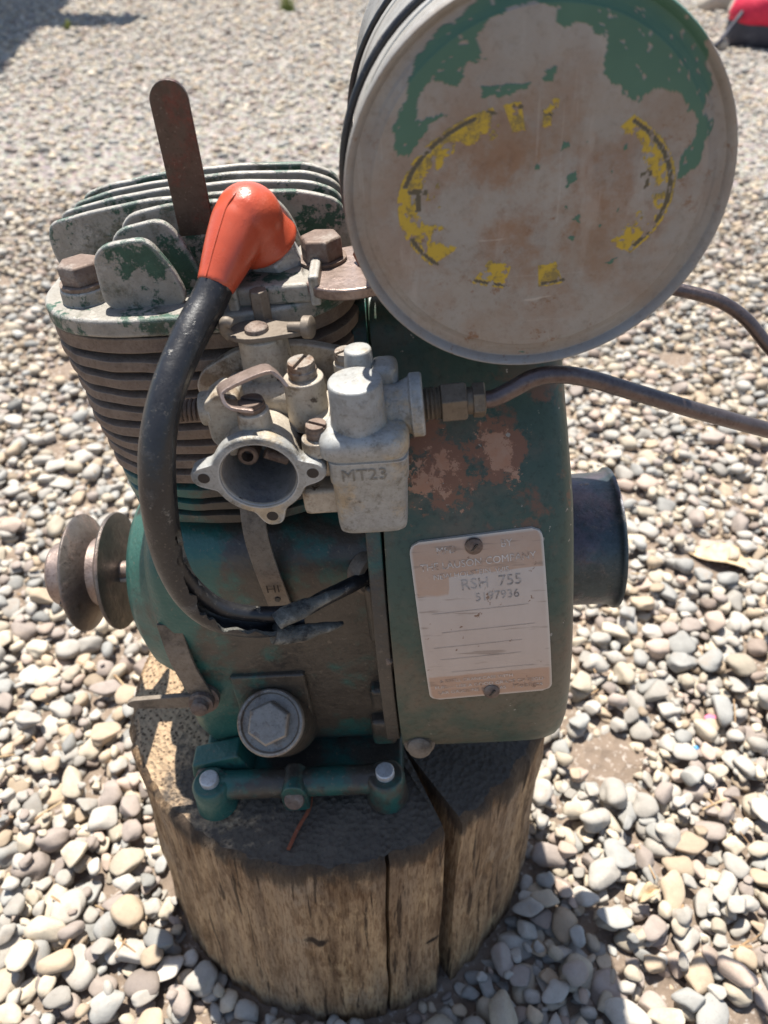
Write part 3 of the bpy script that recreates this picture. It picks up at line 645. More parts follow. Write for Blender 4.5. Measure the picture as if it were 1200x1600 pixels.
# ---- fuel tank
TC = V(102.2, -88, 324.5); TR = 58.7; yaw, pit = 0., -.044
TX = V(math.cos(yaw), math.sin(yaw), 0); TU = V(0, math.sin(pit), math.cos(pit)); TN = TX.cross(TU).normalized()   # TN points backwards
if TN.y < 0: TN = -TN
TU = TN.cross(TX).normalized(); TU = TU if TU.z > 0 else -TU
def vnoise(x, y, seed):
    xi, yi = np.floor(x).astype(int), np.floor(y).astype(int); xf, yf = x-xi, y-yi
    def hsh(a, b): h = np.sin(a*127.1+b*311.7+seed*74.7)*43758.5453; return h-np.floor(h)
    u, v = xf*xf*(3-2*xf), yf*yf*(3-2*yf)
    return (hsh(xi, yi)*(1-u)+hsh(xi+1, yi)*u)*(1-v)+(hsh(xi, yi+1)*(1-u)+hsh(xi+1, yi+1)*u)*v
def fbm(x, y, seed, o=5): return sum(vnoise(x*2**k, y*2**k, seed+k)*.5**(k+1) for k in range(o))
NRI, NSE = 170, 400
rr_ = np.concatenate([np.linspace(0, .93, NRI-24), np.linspace(.935, 1, 24)]); tt = np.arange(NSE)*2*np.pi/NSE
RR, TT = np.meshgrid(rr_, tt, indexing='ij'); aa, bb = RR*np.cos(TT), RR*np.sin(TT)
# end cap relief: flat centre, soft step, then a rolled rim
dep = np.where(RR < .86, -1.6*(1-(RR/.86)**2)*.4-.2, 0)
dep = dep + np.where((RR >= .86) & (RR < .95), 1.3*np.sin((RR-.86)/.09*np.pi/2), 0) + np.where((RR >= .95), 1.3-2.5*np.sin(np.clip((RR-.95)/.045, 0, 1)*np.pi/2)+np.clip((RR-.992)/.008, 0, 1)**2*2.0, 0)
dep = dep + (fbm(aa*2.5+9, bb*2.5, 5, 3)-.5)*1.0*(RR < .9)
co = np.array(TC)[None, None]+aa[..., None]*TR*np.array(TX)+bb[..., None]*TR*np.array(TU)+dep[..., None]*np.array(TN)
X, Y = aa*549+577, 476-bb*538       # layout grid of the worn print
def inpoly(px, py, poly):
    c = np.zeros(px.shape, bool); n_ = len(poly)
    for i in range(n_):
        x0, y0 = poly[i]; x1, y1 = poly[i-1]
        c ^= ((y0 > py) != (y1 > py)) & (px < (x1-x0)*(py-y0)/(y1-y0+1e-9)+x0)
    return c
w1 = (fbm(X/26, Y/26, 1)-.5)*30; w2 = (fbm(X/26, Y/26, 41)-.5)*30; Xw, Yw = X+w1, Y+w2
G = [[(180, 265), (190, 340), (215, 335), (240, 310), (275, 265), (330, 245), (240, 245), (250, 205), (290, 155), (350, 180), (385, 120), (420, 125), (400, 75), (440, 30), (510, 10), (600, 15), (590, 50), (625, 65), (650, 60), (690, 75), (735, 95), (735, 180), (770, 210), (830, 250), (870, 220), (930, 235), (985, 290), (1000, 340), (965, 390), (965, 455), (1010, 430), (1040, 320), (1005, 290), (1015, 230), (970, 100), (940, 60), (850, 0), (700, -30), (560, -35), (430, -10), (330, 40), (250, 110), (230, 180)],
     [(415, 190), (540, 178), (535, 196), (470, 205), (420, 208)], [(565, 185), (603, 148), (603, 178), (575, 190)], [(795, 690), (830, 665), (815, 690)], [(640, 330), (660, 325), (655, 350), (635, 350)], [(650, 420), (680, 410), (688, 430), (665, 440)], [(680, 540), (705, 530), (705, 555)], [(670, 600), (695, 590), (690, 612)], [(550, 965), (562, 965), (560, 980), (550, 978)]]
mg = np.zeros(X.shape, bool)
for p in G: mg |= inpoly(Xw, Yw, p)
mg &= ~((fbm(X/14+3, Y/14, 7) > .72))
mg |= (fbm(X/30, Y/30, 77) > .735) & (np.hypot((X-760)/200, (Y-430)/150) < 1)
ro = np.hypot((X-572)/392, (Y-482)/262); th = np.degrees(np.arctan2(-(Y-482)/262, (X-570)/390)) % 360
nn1 = fbm(X/30, Y/30, 11); nn2 = fbm(X/16, Y/16, 19)
left = (th > 108) & (th < 220); right = (th < 50) | (th > 318)
inner = np.where(left, .81, .86)+(nn1-.5)*.40
my = (ro > inner) & (ro < 1.0) & (left | right) & (nn2 < .585)
my |= (ro > .72+(nn1-.5)*.1) & (ro < 1.0) & (((th > 243) & (th < 258)) | ((th > 274) & (th < 285))) & (nn2 < .62)
my |= (ro > .72) & (ro < .99) & (((th > 97) & (th < 104)) | ((th > 82) & (th < 88)) | ((th > 112) & (th < 117))) & (nn1 < .52)
edge = (ro > .945) & (ro < .978) & (((th > 116) & (th < 166)) | ((th > 199) & (th < 222)) | (th < 48) | (th > 322) | ((th > 243) & (th < 259)) | ((th > 275) & (th < 286))) & (nn2 < .62)
letters = [[(213, 426), (268, 426), (268, 441), (248, 441), (248, 486), (232, 486), (232, 441), (213, 441)], [(860, 426), (893, 424), (890, 470), (876, 472), (880, 438), (860, 440)], [(500, 228), (528, 234), (526, 243), (500, 238)], [(430, 238), (450, 240), (462, 250), (445, 252)], [(575, 245), (590, 262), (615, 245), (600, 280)]]
ml = np.zeros(X.shape, bool)
for p in letters: ml |= inpoly(X+w1*.25, Y+w2*.25, p)
ml &= nn2 < .60
md_ = edge | ml
mr = np.clip(1.45-np.hypot((X-560)/420, (Y-500)/330), 0, 1)*.9+.18*(fbm(X/120, Y/120, 3))
idx = np.arange(NRI*NSE).reshape(NRI, NSE); q0, q1 = idx[:-1], idx[1:]
fc = np.stack([q0, np.roll(q0, -1, 1), np.roll(q1, -1, 1), q1], -1)[1:].reshape(-1, 4).tolist() + [list(map(int, idx[1]))]
me = bpy.data.meshes.new('end_cap'); me.from_pydata((co.reshape(-1, 3)*S).tolist(), [], fc)
for nm_, arr in (('m_green', mg), ('m_yellow', my & ~md_), ('m_dark', md_), ('m_rust', mr)):
    at = me.attributes.new(nm_, 'FLOAT', 'POINT'); at.data.foreach_set('value', arr.astype(np.float32).ravel())
for p in me.polygons: p.use_smooth = True
bmx = B(); bmx.from_mesh(me); bmesh.ops.delete(bmx, geom=[v for v in bmx.verts if not v.link_faces], context='VERTS'); bmesh.ops.recalc_face_normals(bmx, faces=bmx.faces); bmx.to_mesh(me); bmx.free()
me.materials.append(M['tank_face'])
TL = 150
bm = B(); lathe(bm, TC, TN, [(.6, TR-.6), (1.5, TR+.1), (3.5, TR+.1), (4.5, TR-1.2), (7, TR-1.5), (TL*.5, TR-1.5), (TL-7, TR-1.5), (TL-5, TR), (TL-1, TR), (TL, TR-2), (TL+.5, TR-8), (TL+1, 2)], 120, False, True)
tank = obj('fuel_tank', bm, 'tank_side', eng, angle=50)
if True:
    capo = bpy.data.objects.new('end_cap', me); C.objects.link(capo); capo.parent = tank; capo['label'] = 'round tank end with flaking green paint and worn yellow oval emblem'
bm = B(); n_ = 90; pts = []
for i in range(n_+1):
    t = 2*math.pi*i/n_; pts.append(TC+TN*(27+4*math.sin(t+.6)+9*math.cos(t))+(TX*math.cos(t)+TU*math.sin(t))*(TR+.6+.5*math.sin(3*t)))
tube(bm, pts, 1.25, 1, 10, False); obj('tie_cord', bm, 'rubber', tank)
bm = B(); pts = []
for i in range(n_+1):
    t = 2*math.pi*i/n_; pts.append(TC+TN*(84+8*math.cos(t+1))+(TX*math.cos(t)+TU*math.sin(t))*(TR+.4))
tube(bm, pts, 1.1, 1, 10, False); obj('tie_cord', bm, 'rubber', tank)
bm = B(); lathe(bm, TC+TN*70+TU*(TR-3), TU, [(0, 20), (6, 20), (7, 23), (15, 23), (17, 21)], 40, True, True); obj('filler_cap', bm, 'tank_side', tank, .6)
for yy in (-18, 30):
    bm = B(); prism(bm, [(70, 258), (70, 274), (84, 271), (104, 269), (122, 272), (134, 278), (126, 258)], (0, 1, 0), 10, (0, yy, 0)); obj('tank_saddle', bm, 'strip', tank, 1)

# ---- carburetor
TCX, TCZ, TY = 3.0, 238.5, -106.
bm = B(); lathe(bm, (TCX, TY, TCZ), (0, 1, 0), [(34, .5), (34, 11.2), (22, 11.6), (12, 12.6), (2, 13.6), (.5, 13.9), (3, 14.6), (7.5, 15.8), (16, 15.6), (28, 14.6), (38, 13.5), (42, 13)], 64, True, True)
for f in bm.faces:
    c_ = f.calc_center_median(); 
    if math.hypot(c_.x-TCX, c_.z-TCZ) < 13.7: f.material_index = 1
carb = obj('carburetor', bm, 'carb', eng, angle=40); carb.data.materials.append(M['throat'])
ears = ((177, 20.0), (1, 20.0), (-84, 18.8))
bm = B(); NF = 144; lay = []
for yo, inner, dr in ((.9, 1, 0), (0, 1, .5), (0, 0, -.7), (.8, 0, 0), (5.8, 0, 0), (6.6, 0, -.8), (6.6, 1, 1.2)):
    ring = []
    for i in range(NF):
        t = 2*math.pi*i/NF; ro_ = 13.9+dr
        if not inner:
            ro_ = 17.3+dr
            for a_, rad in ears:
                d_ = abs((math.degrees(t)-a_+180) % 360-180)*math.pi/180; ro_ = max(ro_, 17.3+dr+(rad+4.8-17.3)*math.exp(-(d_/.26)**3))
        ring.append(bm.verts.new((TCX+ro_*math.cos(t), TY+yo, TCZ+ro_*math.sin(t))))
    lay.append(ring)
for q, s_ in zip(lay, lay[1:]):
    for i in range(NF): bm.faces.new((q[i], q[(i+1) % NF], s_[(i+1) % NF], s_[i]))
obj('throat_flange', bm, 'bowl', carb, angle=50)  # flange wears the greyed zinc that carries its shade in the colour
for a_, rad in ears:
    ex, ez = TCX+rad*math.cos(R(a_)), TCZ+rad*math.sin(R(a_)); bm = B()
    lathe(bm, (ex, TY-.07, ez), (0, 1, 0), [(0, 2.2), (.5, 2.3)], 24, True, True); obj('hole_dark_disc', bm, 'engrave', carb)  # flat dark disc on the face, painted in place of a hole's shaded depth
bm = B(); lathe(bm, (TCX-5.5, TY+33.5, TCZ-1.5), (0, -1, .12), [(0, 4.6), (21, 4.0), (21.6, 3.4), (21.6, 2.3), (16, 2.1), (16, .3)], 24, True, False); obj('air_jet', bm, 'rust_bolt', carb)
bm = B(); lathe(bm, (TCX+1.5, TY+12, TCZ+2.5), (.85, .1, -.5), [(0, 2.2), (9, 2.2), (9.4, 1.4)], 16, True, True); obj('choke_plate', bm, 'rust_bolt', carb)
bm = B(); cyl(bm, (TCX-1, TY+18, TCZ+14), (TCX-1, TY+18, TCZ+9.5), 1.5); obj('choke_stop', bm, 'steel', carb)
bm = B(); lathe(bm, (TCX, TY+33.8, TCZ), (0, -1, 0), [(0, 11), (1.5, 11), (2.5, 7), (2.5, .4)], 32, True, True); obj('venturi', bm, 'throat', carb)
# casting behind the throat
bm = B(); box(bm, (30, -82, 240), (20, 28, 26)); obj('mixing_body', bm, 'carb', carb, 5, 3)
bm = B(); box(bm, (25, -88, 219), (18, 22, 12)); obj('lower_passage', bm, 'carb', carb, 2)
bm = B(); box(bm, (8, -72, 250), (40, 22, 20)); obj('throttle_body', bm, 'carb', carb, 6, 3)
bm = B(); lathe(bm, (6, -66, 254), (0, 0, 1), [(0, 11), (8, 9.6), (21, 9.2), (22, 8.2)], 36, True, True); obj('throttle_boss', bm, 'carb', carb, .4)
fl = rounded([(-26, 250), (-22, 259), (-4, 268), (20, 268), (40, 262), (44, 254), (30, 236), (6, 230), (-14, 236)], 6)
bm = B(); prism(bm, fl, (0, 1, 0), 5, (0, -62, 0)); obj('manifold_flange', bm, 'carb', carb, .8)
bm = B(); lathe(bm, (8, -58, 250), (0, 1, 0), [(0, 18), (20, 17)], 32, True, True); obj('intake_port', bm, 'fin_iron', carb)
# throttle lever with rusty screw, stop post
bm = B(); prism(bm, rounded([(-5, -62), (-6, -72), (2, -76), (10, -75), (24, -72), (26, -66), (14, -63), (4, -58)], 4), (0, 0, 1), 2, (0, 0, 276.2), (1, 0, 0), (0, 1, 0)); obj('throttle_lever', bm, 'strip', carb, .4)
bm = B(); lathe(bm, (5, -69, 278), (0, 0, 1), [(0, 4.6), (1.6, 4.4), (2.8, 2.6)], 20, True, True); obj('lever_screw', bm, 'rust_bolt', carb, .3)
bm = B(); hexa(bm, (6, -58, 277), (0, 0, 1), 3.8, 12, .3); obj('throttle_post', bm, 'strip', carb, .4)
bm = B(); tube(bm, [(-5, -70, 277), (-6.5, -71, 281), (-5, -72, 284), (-3, -72, 283)], 1.9, 5, 12); obj('lever_hook', bm, 'strip', carb)
bm = B(); lathe(bm, (17, -70, 279), (1, -.25, .05), [(0, 2), (6, 2), (6, 4.2), (9, 4.2), (9.6, 3.4)], 20, True, True); obj('stop_screw', bm, 'strip', carb, .3)
# idle needle, choke, bowl screw: bosses with slotted screws
def slotted(c, r, hgt, boss_r, boss_h, rot, m='steel', bossmat='carb'):
    c = Vector(c)
    bm = B(); lathe(bm, c, (0, 0, 1), [(0, boss_r*1.08), (boss_h-.6, boss_r), (boss_h, boss_r-.8)], 32, True, True); obj('screw_boss', bm, bossmat, carb, .3)
    t = c+V(0, 0, boss_h); bm = B(); sl = []
    lathe(bm, t, (0, 0, 1), [(-1, r*.95), (hgt*.5, r), (hgt*.55, r*.93), (hgt-.5, r*.93), (hgt-1.2, r*.9)], 28, True, True)
    for sgn in (-1, 1):
        pts = []
        for i in range(13):
            a_ = math.acos(.17)*(1-i/6); pts.append((r*.9*math.sin(a_), sgn*max(r*.16, r*.9*math.cos(a_))))
        cr, sr = math.cos(rot), math.sin(rot)
        prism(bm, [(p[0]*cr-p[1]*sr, p[0]*sr+p[1]*cr) for p in pts], (0, 0, 1), 1.5, t+V(0, 0, hgt-1.3), (1, 0, 0), (0, 1, 0))
    obj('slotted_screw', bm, m, carb, .25)
slotted((21.5, -83, 246), 5.4, 6, 7.4, 20, 1.2)
slotted((25.5, -97, 243), 4.2, 5, 6.0, 6, -.5, 'rust_bolt')
slotted((3.5, -95, 253.5), 5.0, 3.5, 5.8, 7.5, -.3, 'rust_bolt')
slotted((37, -74, 252), 4.5, 4, 5, 14, .6, 'steel')
bm = B(); ribbon(bm, [(4, -98, 263), (-4, -97, 264.5), (-6.5, -95, 268), (-4, -93, 270), (9, -90, 273.5), (13, -90, 272), (16, -91, 268)], (.35, -.9, .15), 8.5, 1.4, 4); obj('choke_arm', bm, 'hub', carb, .3)
# idle stop block with spring screw
bm = B(); prism(bm, rounded([(-15, 246), (-15, 262), (-9, 266), (-2, 264), (-3, 240), (-9, 238)], 2), (0, 1, 0), 13, (0, -92, 0)); obj('idle_block', bm, 'carb', carb, 1)
bm = B(); lathe(bm, (-14, -86, 257), (-1, 0, -.05), [(-1, 6.4), (3, 6.4), (3.4, 5)], 24, True, True); obj('idle_bushing', bm, 'carb', carb, .4)
bm = B(); tube(bm, [(-17-12*i/70, -86+3.6*math.cos(i*.62), 256.6+3.6*math.sin(i*.62)) for i in range(71)], .75, 1, 8); obj('idle_spring', bm, 'rust_bolt', carb)
bm = B(); cyl(bm, (-16, -86, 257), (-36, -86, 256), 2); cyl(bm, (-30, -86, 256.3), (-35, -86, 256), 4.6); obj('idle_screw', bm, 'rust_bolt', carb, .4)
# float bowl
def rbox_loft(bm, stations, n_=7, seg=48):
    rings = []
    for z, cx, cy, a, b in stations: rings.append([bm.verts.new((p[0], p[1], z)) for p in sellipse(cx, cy, a, b, n_, seg)])
    for q, s in zip(rings, rings[1:]):
        for i in range(seg): bm.faces.new((q[i], q[(i+1) % seg], s[(i+1) % seg], s[i]))
    bm.faces.new(rings[0][::-1]); bm.faces.new(rings[-1])
bm = B(); rbox_loft(bm, [(206, 42.5, -90.5, 9, 10), (206.4, 42.5, -90.5, 12, 13), (208, 42.5, -90.5, 13.3, 14.3), (211, 42.5, -90.5, 13.6, 14.6), (231, 43, -90.5, 14.2, 15), (232, 43, -90.5, 14.8, 15.6), (241.5, 43.2, -90.5, 14.9, 15.7), (242, 43.2, -90.5, 14.2, 15), (248, 43.2, -90.5, 14.2, 15)]); bowl = obj('float_bowl', bm, 'bowl', eng, angle=50)
bm = B(); rbox_loft(bm, [(243.6, 42.3, -91, 15.6, 16.4), (244.4, 42.3, -91, 16.4, 17.2), (249.5, 42.3, -91, 16.4, 17.2), (252, 42.3, -91, 15.2, 16), (253, 42.3, -91, 12.5, 13)], 5); obj('bowl_cover', bm, 'bowl', bowl, angle=55)
bm = B(); lathe(bm, (41, -95, 249), (0, 0, 1), [(0, 12), (4, 10.4), (8, 9.9), (20.0, 9.6), (20.6, 9.3), (20.8, 8.8)], 44, True, True); obj('float_chamber_cap', bm, 'bowl', bowl, angle=50)
bm = B(); lathe(bm, (42, -79, 250), (0, 0, 1), [(0, 7), (22.6, 5), (23.2, 4.7), (23.4, 4.2)], 32, True, True); obj('tickler_pin', bm, 'bowl', bowl, angle=50)
bm = B(); box(bm, (51, -80, 259), (10, 12, 18)); obj('inlet_web', bm, 'bowl', bowl, 3, 3)
bm = B(); lathe(bm, (44, -87, 252.5), (1, 0, .03), [(0, 9.5), (12, 9), (15.5, 10.5), (16.2, 11.8), (20, 11.8), (20.6, 11), (20.6, 6)], 40, True, True); obj('inlet_neck', bm, 'bowl', bowl, .4)
fn_front = lambda u, v, off: V(43+u, -90.5-15.7-off, 236.6+v)
lettering('casting_mark', [('MT23', 7.2, -1.5, 0)], fn_front, 'stamp', bowl, .35)
bm = B(); lathe(bm, (64, -87, 253), (1, 0, .02), [(0, 6)]+[(1+i*.8, 6.2 if i % 2 else 5.5) for i in range(9)]+[(8.4, 5.6)], 28, True, True); fit = obj('inlet_fitting', bm, 'fitting', eng)
bm = B(); hexa(bm, (71, -87, 253), (1, 0, .02), 7.8, 9.4, .5); obj('flare_nut', bm, 'fitting', fit, .5)
bm = B(); cyl(bm, (80, -87, 253.2), (83, -87, 253.2), 5); obj('ferrule', bm, 'fitting', fit)
bm = B(); hexa(bm, (82.5, -87, 253.2), (1, 0, .02), 6.6, 4.6, .2); obj('lock_nut', bm, 'fitting', fit, .5)
bm = B(); tube(bm, [(84, -87, 253.2), (90, -87, 253.4), (97, -86.5, 256.5), (104, -86, 260), (112, -85, 260.5), (124, -83, 257), (145, -80, 247), (168, -77, 236), (186, -74, 227.5), (203, -70, 219), (226, -62, 206), (248, -48, 190), (262, -25, 178), (262, 0, 180), (254, 16, 191), (242, 25, 203), (230, 31, 216), (218, 35, 224), (206, 38, 228), (190, 41, 232), (170, 40, 240), (150, 30, 255), (138, 20, 275)], 3.25, 8, 18); obj('fuel_line', bm, 'line', eng)
for p, q in (('HI', (-10, 151)), ('LS', (-8.4, 136))):
    lettering('strip_mark', [(p, 7, 0, 0)], lambda u, v, off, q=q: V(q[0]+u, -76.6-off, q[1]+v), 'engrave', gs, .1)
bm = B(); cyl(bm, (-9.2, -74, 143.5), (-9.1, -76.4, 143.5), 1.4, seg=16); obj('strip_rivet', bm, 'rubber', gs)

# ------------------------------------------------------------------ gravel
rs = np.random.default_rng(11)
PAL = [('cream', (.56, .49, .375), .24), ('pale grey', (.45, .435, .40), .36), ('blue grey', (.31, .33, .33), .12), ('tan', (.47, .36, .24), .10), ('mauve brown', (.33, .275, .25), .12), ('pinkish', (.52, .40, .33), .05), ('dark brown', (.20, .145, .12), .02)]
pw = np.array([p[2] for p in PAL]); pw = pw/pw.sum(); pcs = np.array([p[1] for p in PAL])
def ico(sub, cut=None):
    bm = B(); bmesh.ops.create_icosphere(bm, subdivisions=sub, radius=1)
    v = np.array([p.co[:] for p in bm.verts]); f = np.array([[q.index for q in p.verts] for p in bm.faces]); bm.free()
    if cut is not None:
        f = f[(v[f][:, :, 2].mean(1) > cut)]; u, inv = np.unique(f, return_inverse=True); v = v[u]; f = inv.reshape(-1, 3)
    return v, f
def variant(v, seed):
    r = np.random.default_rng(seed); out = v.copy(); k = r.uniform(2.0, 2.9)
    out = out/(np.abs(out)**k).sum(1, keepdims=True)**(1/k)
    for _ in range(4):
        d = r.normal(size=3); d /= np.linalg.norm(d); ph = r.uniform(0, 6.28); fq = r.uniform(1.2, 2.8); out = out*(1+.075*np.sin(fq*(v@d)*2+ph))[:, None]
    if r.random() < .7:                                   # flattened facets
        for _ in range(5):
            d = r.normal(size=3); d /= np.linalg.norm(d); c = r.uniform(.52, .82); ex = np.maximum(0, out@d-c); out = out-ex[:, None]*d*.8
    return out
NV = 28
LODS = []
for sub, cut in ((3, -.55), (2, -.45), (1, -.2)):
    v, f = ico(sub, cut); LODS.append(([variant(v, 100+i) for i in range(NV)], f))
def rotm(yaw, tx, ty):
    cy, sy = np.cos(yaw), np.sin(yaw); cx, sx = np.cos(tx), np.sin(tx); c2, s2 = np.cos(ty), np.sin(ty)
    Rz = np.array([[cy, -sy, 0], [sy, cy, 0], [0, 0, 1]]); Rx = np.array([[1, 0, 0], [0, cx, -sx], [0, sx, cx]]); Ry = np.array([[c2, 0, s2], [0, 1, 0], [-s2, 0, c2]])
    return Rz @ Rx @ Ry
RES = .002; X0, X1, Y0, Y1 = -1.5, 1.5, 0.0, 1.95
H = np.zeros((int((Y1-Y0)/RES)+1, int((X1-X0)/RES)+1), np.float32)
gyy, gxx = np.mgrid[0:H.shape[0], 0:H.shape[1]]
H[np.hypot(gxx*RES+X0-LX, gyy*RES+Y0-LY) < LR*1.045] = 9
del gyy, gxx
stones = []      # x, y, z, a, b, c, yaw, tx, ty, variant, colour index, jitter
def halfw(y): return .36+.53*max(0, y)
def size():
    m = min(.0128, max(.0024, rs.lognormal(math.log(.0056), .46))); return m, m*rs.uniform(.58, .95), m*rs.uniform(.38, .66)
area = sum(2*halfw(y)*.05 for y in np.arange(Y0, Y1, .05)); NST = int(area*10800)
ys = np.arange(Y0, Y1, .01); wts = np.array([halfw(y) for y in ys]); wts /= wts.sum()
def drop(x, y, a, b, c, yw):
    ext = max(a, b); i0, i1 = int((y-ext-Y0)/RES), int((y+ext-Y0)/RES)+1; j0, j1 = int((x-ext-X0)/RES), int((x+ext-X0)/RES)+1
    if i0 < 0 or j0 < 0 or i1 >= H.shape[0] or j1 >= H.shape[1]: return None
    yy = (np.arange(i0, i1)*RES+Y0-y)[:, None]; xx = (np.arange(j0, j1)*RES+X0-x)[None]
    u = (xx*math.cos(yw)+yy*math.sin(yw))/a; v = (-xx*math.sin(yw)+yy*math.cos(yw))/b; q = 1-u*u-v*v; m = q > 0
    pr = np.where(m, c*np.sqrt(np.maximum(q, 0)), -9)
    return float((H[i0:i1, j0:j1]+pr).max()), (i0, i1, j0, j1), m, pr
for k in range(NST):
    a, b, c = size(); yw = rs.uniform(0, math.pi); best = None
    yr = float(rs.choice(ys, p=wts)) if k % 64 == 0 or k == 0 else yr
    if k % 64 == 0: ybatch = rs.choice(ys, p=wts, size=64)
    yr = float(ybatch[k % 64])
    for t in range(4):
        y = yr+rs.uniform(-.05, .05); x = rs.uniform(-1, 1)*halfw(y)
        bare = math.sin(x*13+1.3*math.sin(y*10))*math.sin(y*15+1.7*math.sin(x*7)+.6)+.25*math.sin(x*41+y*23)*math.sin(y*37-x*17)
        if bare > .93: continue
        d_ = drop(x, y, a, b, c, yw)
        if d_ and d_[0] > 0 and (best is None or d_[0] < best[0][0]): best = (d_, x, y)
    if best is None or best[0][0] > .024: continue
    (zc, (i0, i1, j0, j1), m, pr), x, y = best; zc -= c*.30
    hh = H[i0:i1, j0:j1]; hh[m] = np.maximum(hh[m], (zc+pr)[m])
    stones.append((x, y, zc, a, b, c, yw, rs.normal()*.18, rs.normal()*.18, int(rs.integers(NV)), int(rs.choice(len(PAL), p=pw)), rs.normal()*.13))
NSIM = len(stones)
for k in range(62000):                                  # farther gravel, laid without the packing step
    y = 1.9+(rs.random()**.75)*4.6; x = rs.uniform(-1, 1)*(.5+.52*y); a, b, c = size(); k_ = 1.15+.12*(y-1.9); a, b, c = a*k_, b*k_, c*k_
    stones.append((x, y, .0022+c*rs.uniform(.1, .9), a, b, c, rs.uniform(0, math.pi), rs.normal()*.2, rs.normal()*.2, int(rs.integers(NV)), int(rs.choice(len(PAL), p=pw)), rs.normal()*.13))
# single stones: the 300 that show largest in the view
cT, sT = math.cos(R(40)), math.sin(R(40))
def to_px(x, y, z):
    dp = y*cT-(z-.62)*sT; up = y*sT+(z-.62)*cT; return 600+1209*x/dp, 800-1209*up/dp, dp
cand = []
for k in range(NSIM):
    x, y, z, a, b, c = stones[k][:6]; u, v, dp = to_px(x, y, z)
    if not (-12 < u < 1212 and 0 < v < 1610): continue
    left_edge = 225 if v < 1000 else 215+.28*max(0, v-1130); right_edge = 900 if v < 1150 else 850-.18*(v-1170)
    if left_edge+14 < u < right_edge-14: continue
    i, j = int((y-Y0)/RES), int((x-X0)/RES)
    if H[i, j] > z+c+.0008: continue
    cand.append((a*b/dp**2, k))
single = set(k for _, k in sorted(cand, reverse=True)[:296])
def colour(ci, jt): return np.clip((pcs[ci]*.68+np.array([.43, .385, .335])*.32)*.82*(1+jt), .02, .8)
vs, fs, cs_, off = [], [], [], 0
for k, (x, y, z, a, b, c, yw, tx, ty, vi, ci, jt) in enumerate(stones):
    if k in single: continue
    lod = 0 if .20 < y < .37 and abs(x) < .46 else (1 if .12 < y < 1.02 else 2)
    v = LODS[lod][0][vi]*np.array([a, b, c])*1.06 @ rotm(yw, tx, ty).T + np.array([x, y, z]); f = LODS[lod][1]
    vs.append(v); fs.append(f+off); off += len(v); cs_.append(np.repeat(np.append(colour(ci, jt), 1.)[None], len(v), 0))
vs = np.concatenate(vs).astype(np.float32); fs = np.concatenate(fs).astype(np.int32); cs_ = np.concatenate(cs_).astype(np.float32)
me = bpy.data.meshes.new('gravel'); me.vertices.add(len(vs)); me.vertices.foreach_set('co', vs.ravel())
me.loops.add(fs.size); me.loops.foreach_set('vertex_index', fs.ravel()); me.polygons.add(len(fs)); me.polygons.foreach_set('loop_start', np.arange(0, fs.size, 3, dtype=np.int32))
me.polygons.foreach_set('use_smooth', np.ones(len(fs), bool)); me.update(calc_edges=True)
at = me.color_attributes.new('pcol', 'FLOAT_COLOR', 'POINT'); at.data.foreach_set('color', cs_.ravel()); me.materials.append(M['pebble_field'])
gravel = bpy.data.objects.new('gravel', me); C.objects.link(gravel)
tag(gravel, 'pale river pebbles covering the yard around the log', 'gravel', kind='stuff')
print('gravel stones', len(stones), 'tris', len(fs))
pm = []
for i in range(NV):
    m = bpy.data.meshes.new('pebble'); m.from_pydata(variant(ico(3)[0], 100+i).tolist(), [], ico(3)[1].tolist()); m.polygons.foreach_set('use_smooth', np.ones(len(m.polygons), bool)); m.materials.append(M['pebble']); pm.append(m)
for k in sorted(single):
    x, y, z, a, b, c, yw, tx, ty, vi, ci, jt = stones[k]
    o = bpy.data.objects.new('pebble', pm[vi]); C.objects.link(o); o.location = (x, y, z); o.scale = (a*1.06, b*1.06, c*1.06)
    o.rotation_euler = Matrix(rotm(yw, tx, ty).tolist()).to_euler(); o.color = (*colour(ci, jt), 1)
    sz = 'large' if a > .0105 else ('medium-sized' if a > .0085 else 'small'); shp = 'long oval' if b/a < .70 else ('short oval' if b/a < .82 else 'nearly round'); th_ = 'flat' if c/a < .5 else 'thick'
    tag(o, f'{sz} {shp} {th_} {PAL[ci][0]} river pebble lying loose in the gravel', 'pebble', f'{sz} {shp} {th_} {PAL[ci][0]} pebbles')

# ------------------------------------------------------------------ small things lying about
bm = B(); tube(bm, [(0, 0, 0), (.002, .012, .001), (.005, .024, .0015), (.004, .034, .001), (.008, .046, .002)], .0011, 4, 8)
tube(bm, [(.006, .040, .0015), (-.006, .048, .002), (-.01, .05, .001)], .0009, 4, 8); tw = obj('twig', bm, 'twig', scale=1)
tw.location = (-.052, .204, LZ-.0005); tw.rotation_euler = (0, R(-4.5), R(-12)); tag(tw, 'short forked red-brown twig lying on the log top beside the engine base', 'twig')
def place_h(x, y):
    return float(H[int((y-Y0)/RES), int((x-X0)/RES)])
def leaf(x, y, L_, wd, rz, label):
    bm = B(); up_, dn = [], []; g_ = []
    for i in range(9):
        t = i/8; hw = wd*math.sin(math.pi*(t*.92+.04))**.8*(1-.25*t); g_.append([bm.verts.new((L_*(t-.5), hw*s, .006*abs(s)+.008*math.sin(t*3)+.002*math.sin(t*9+s*3))) for s in (-1, -.5, 0, .5, 1)])
    for q, s in zip(g_, g_[1:]):
        for i in range(4): bm.faces.new((q[i], q[i+1], s[i+1], s[i]))
    o = obj('dry_leaf', bm, 'leaf', scale=1, angle=80); md = o.modifiers.new('solid', 'SOLIDIFY'); md.thickness = .0008
    o.location = (x, y, place_h(x, y)+.002); o.rotation_euler = (0, 0, rz); tag(o, label, 'leaf')
leaf(.392, .645, .080, .019, -.4, 'curled tan dry leaf lying on pebbles beyond the starter cup')
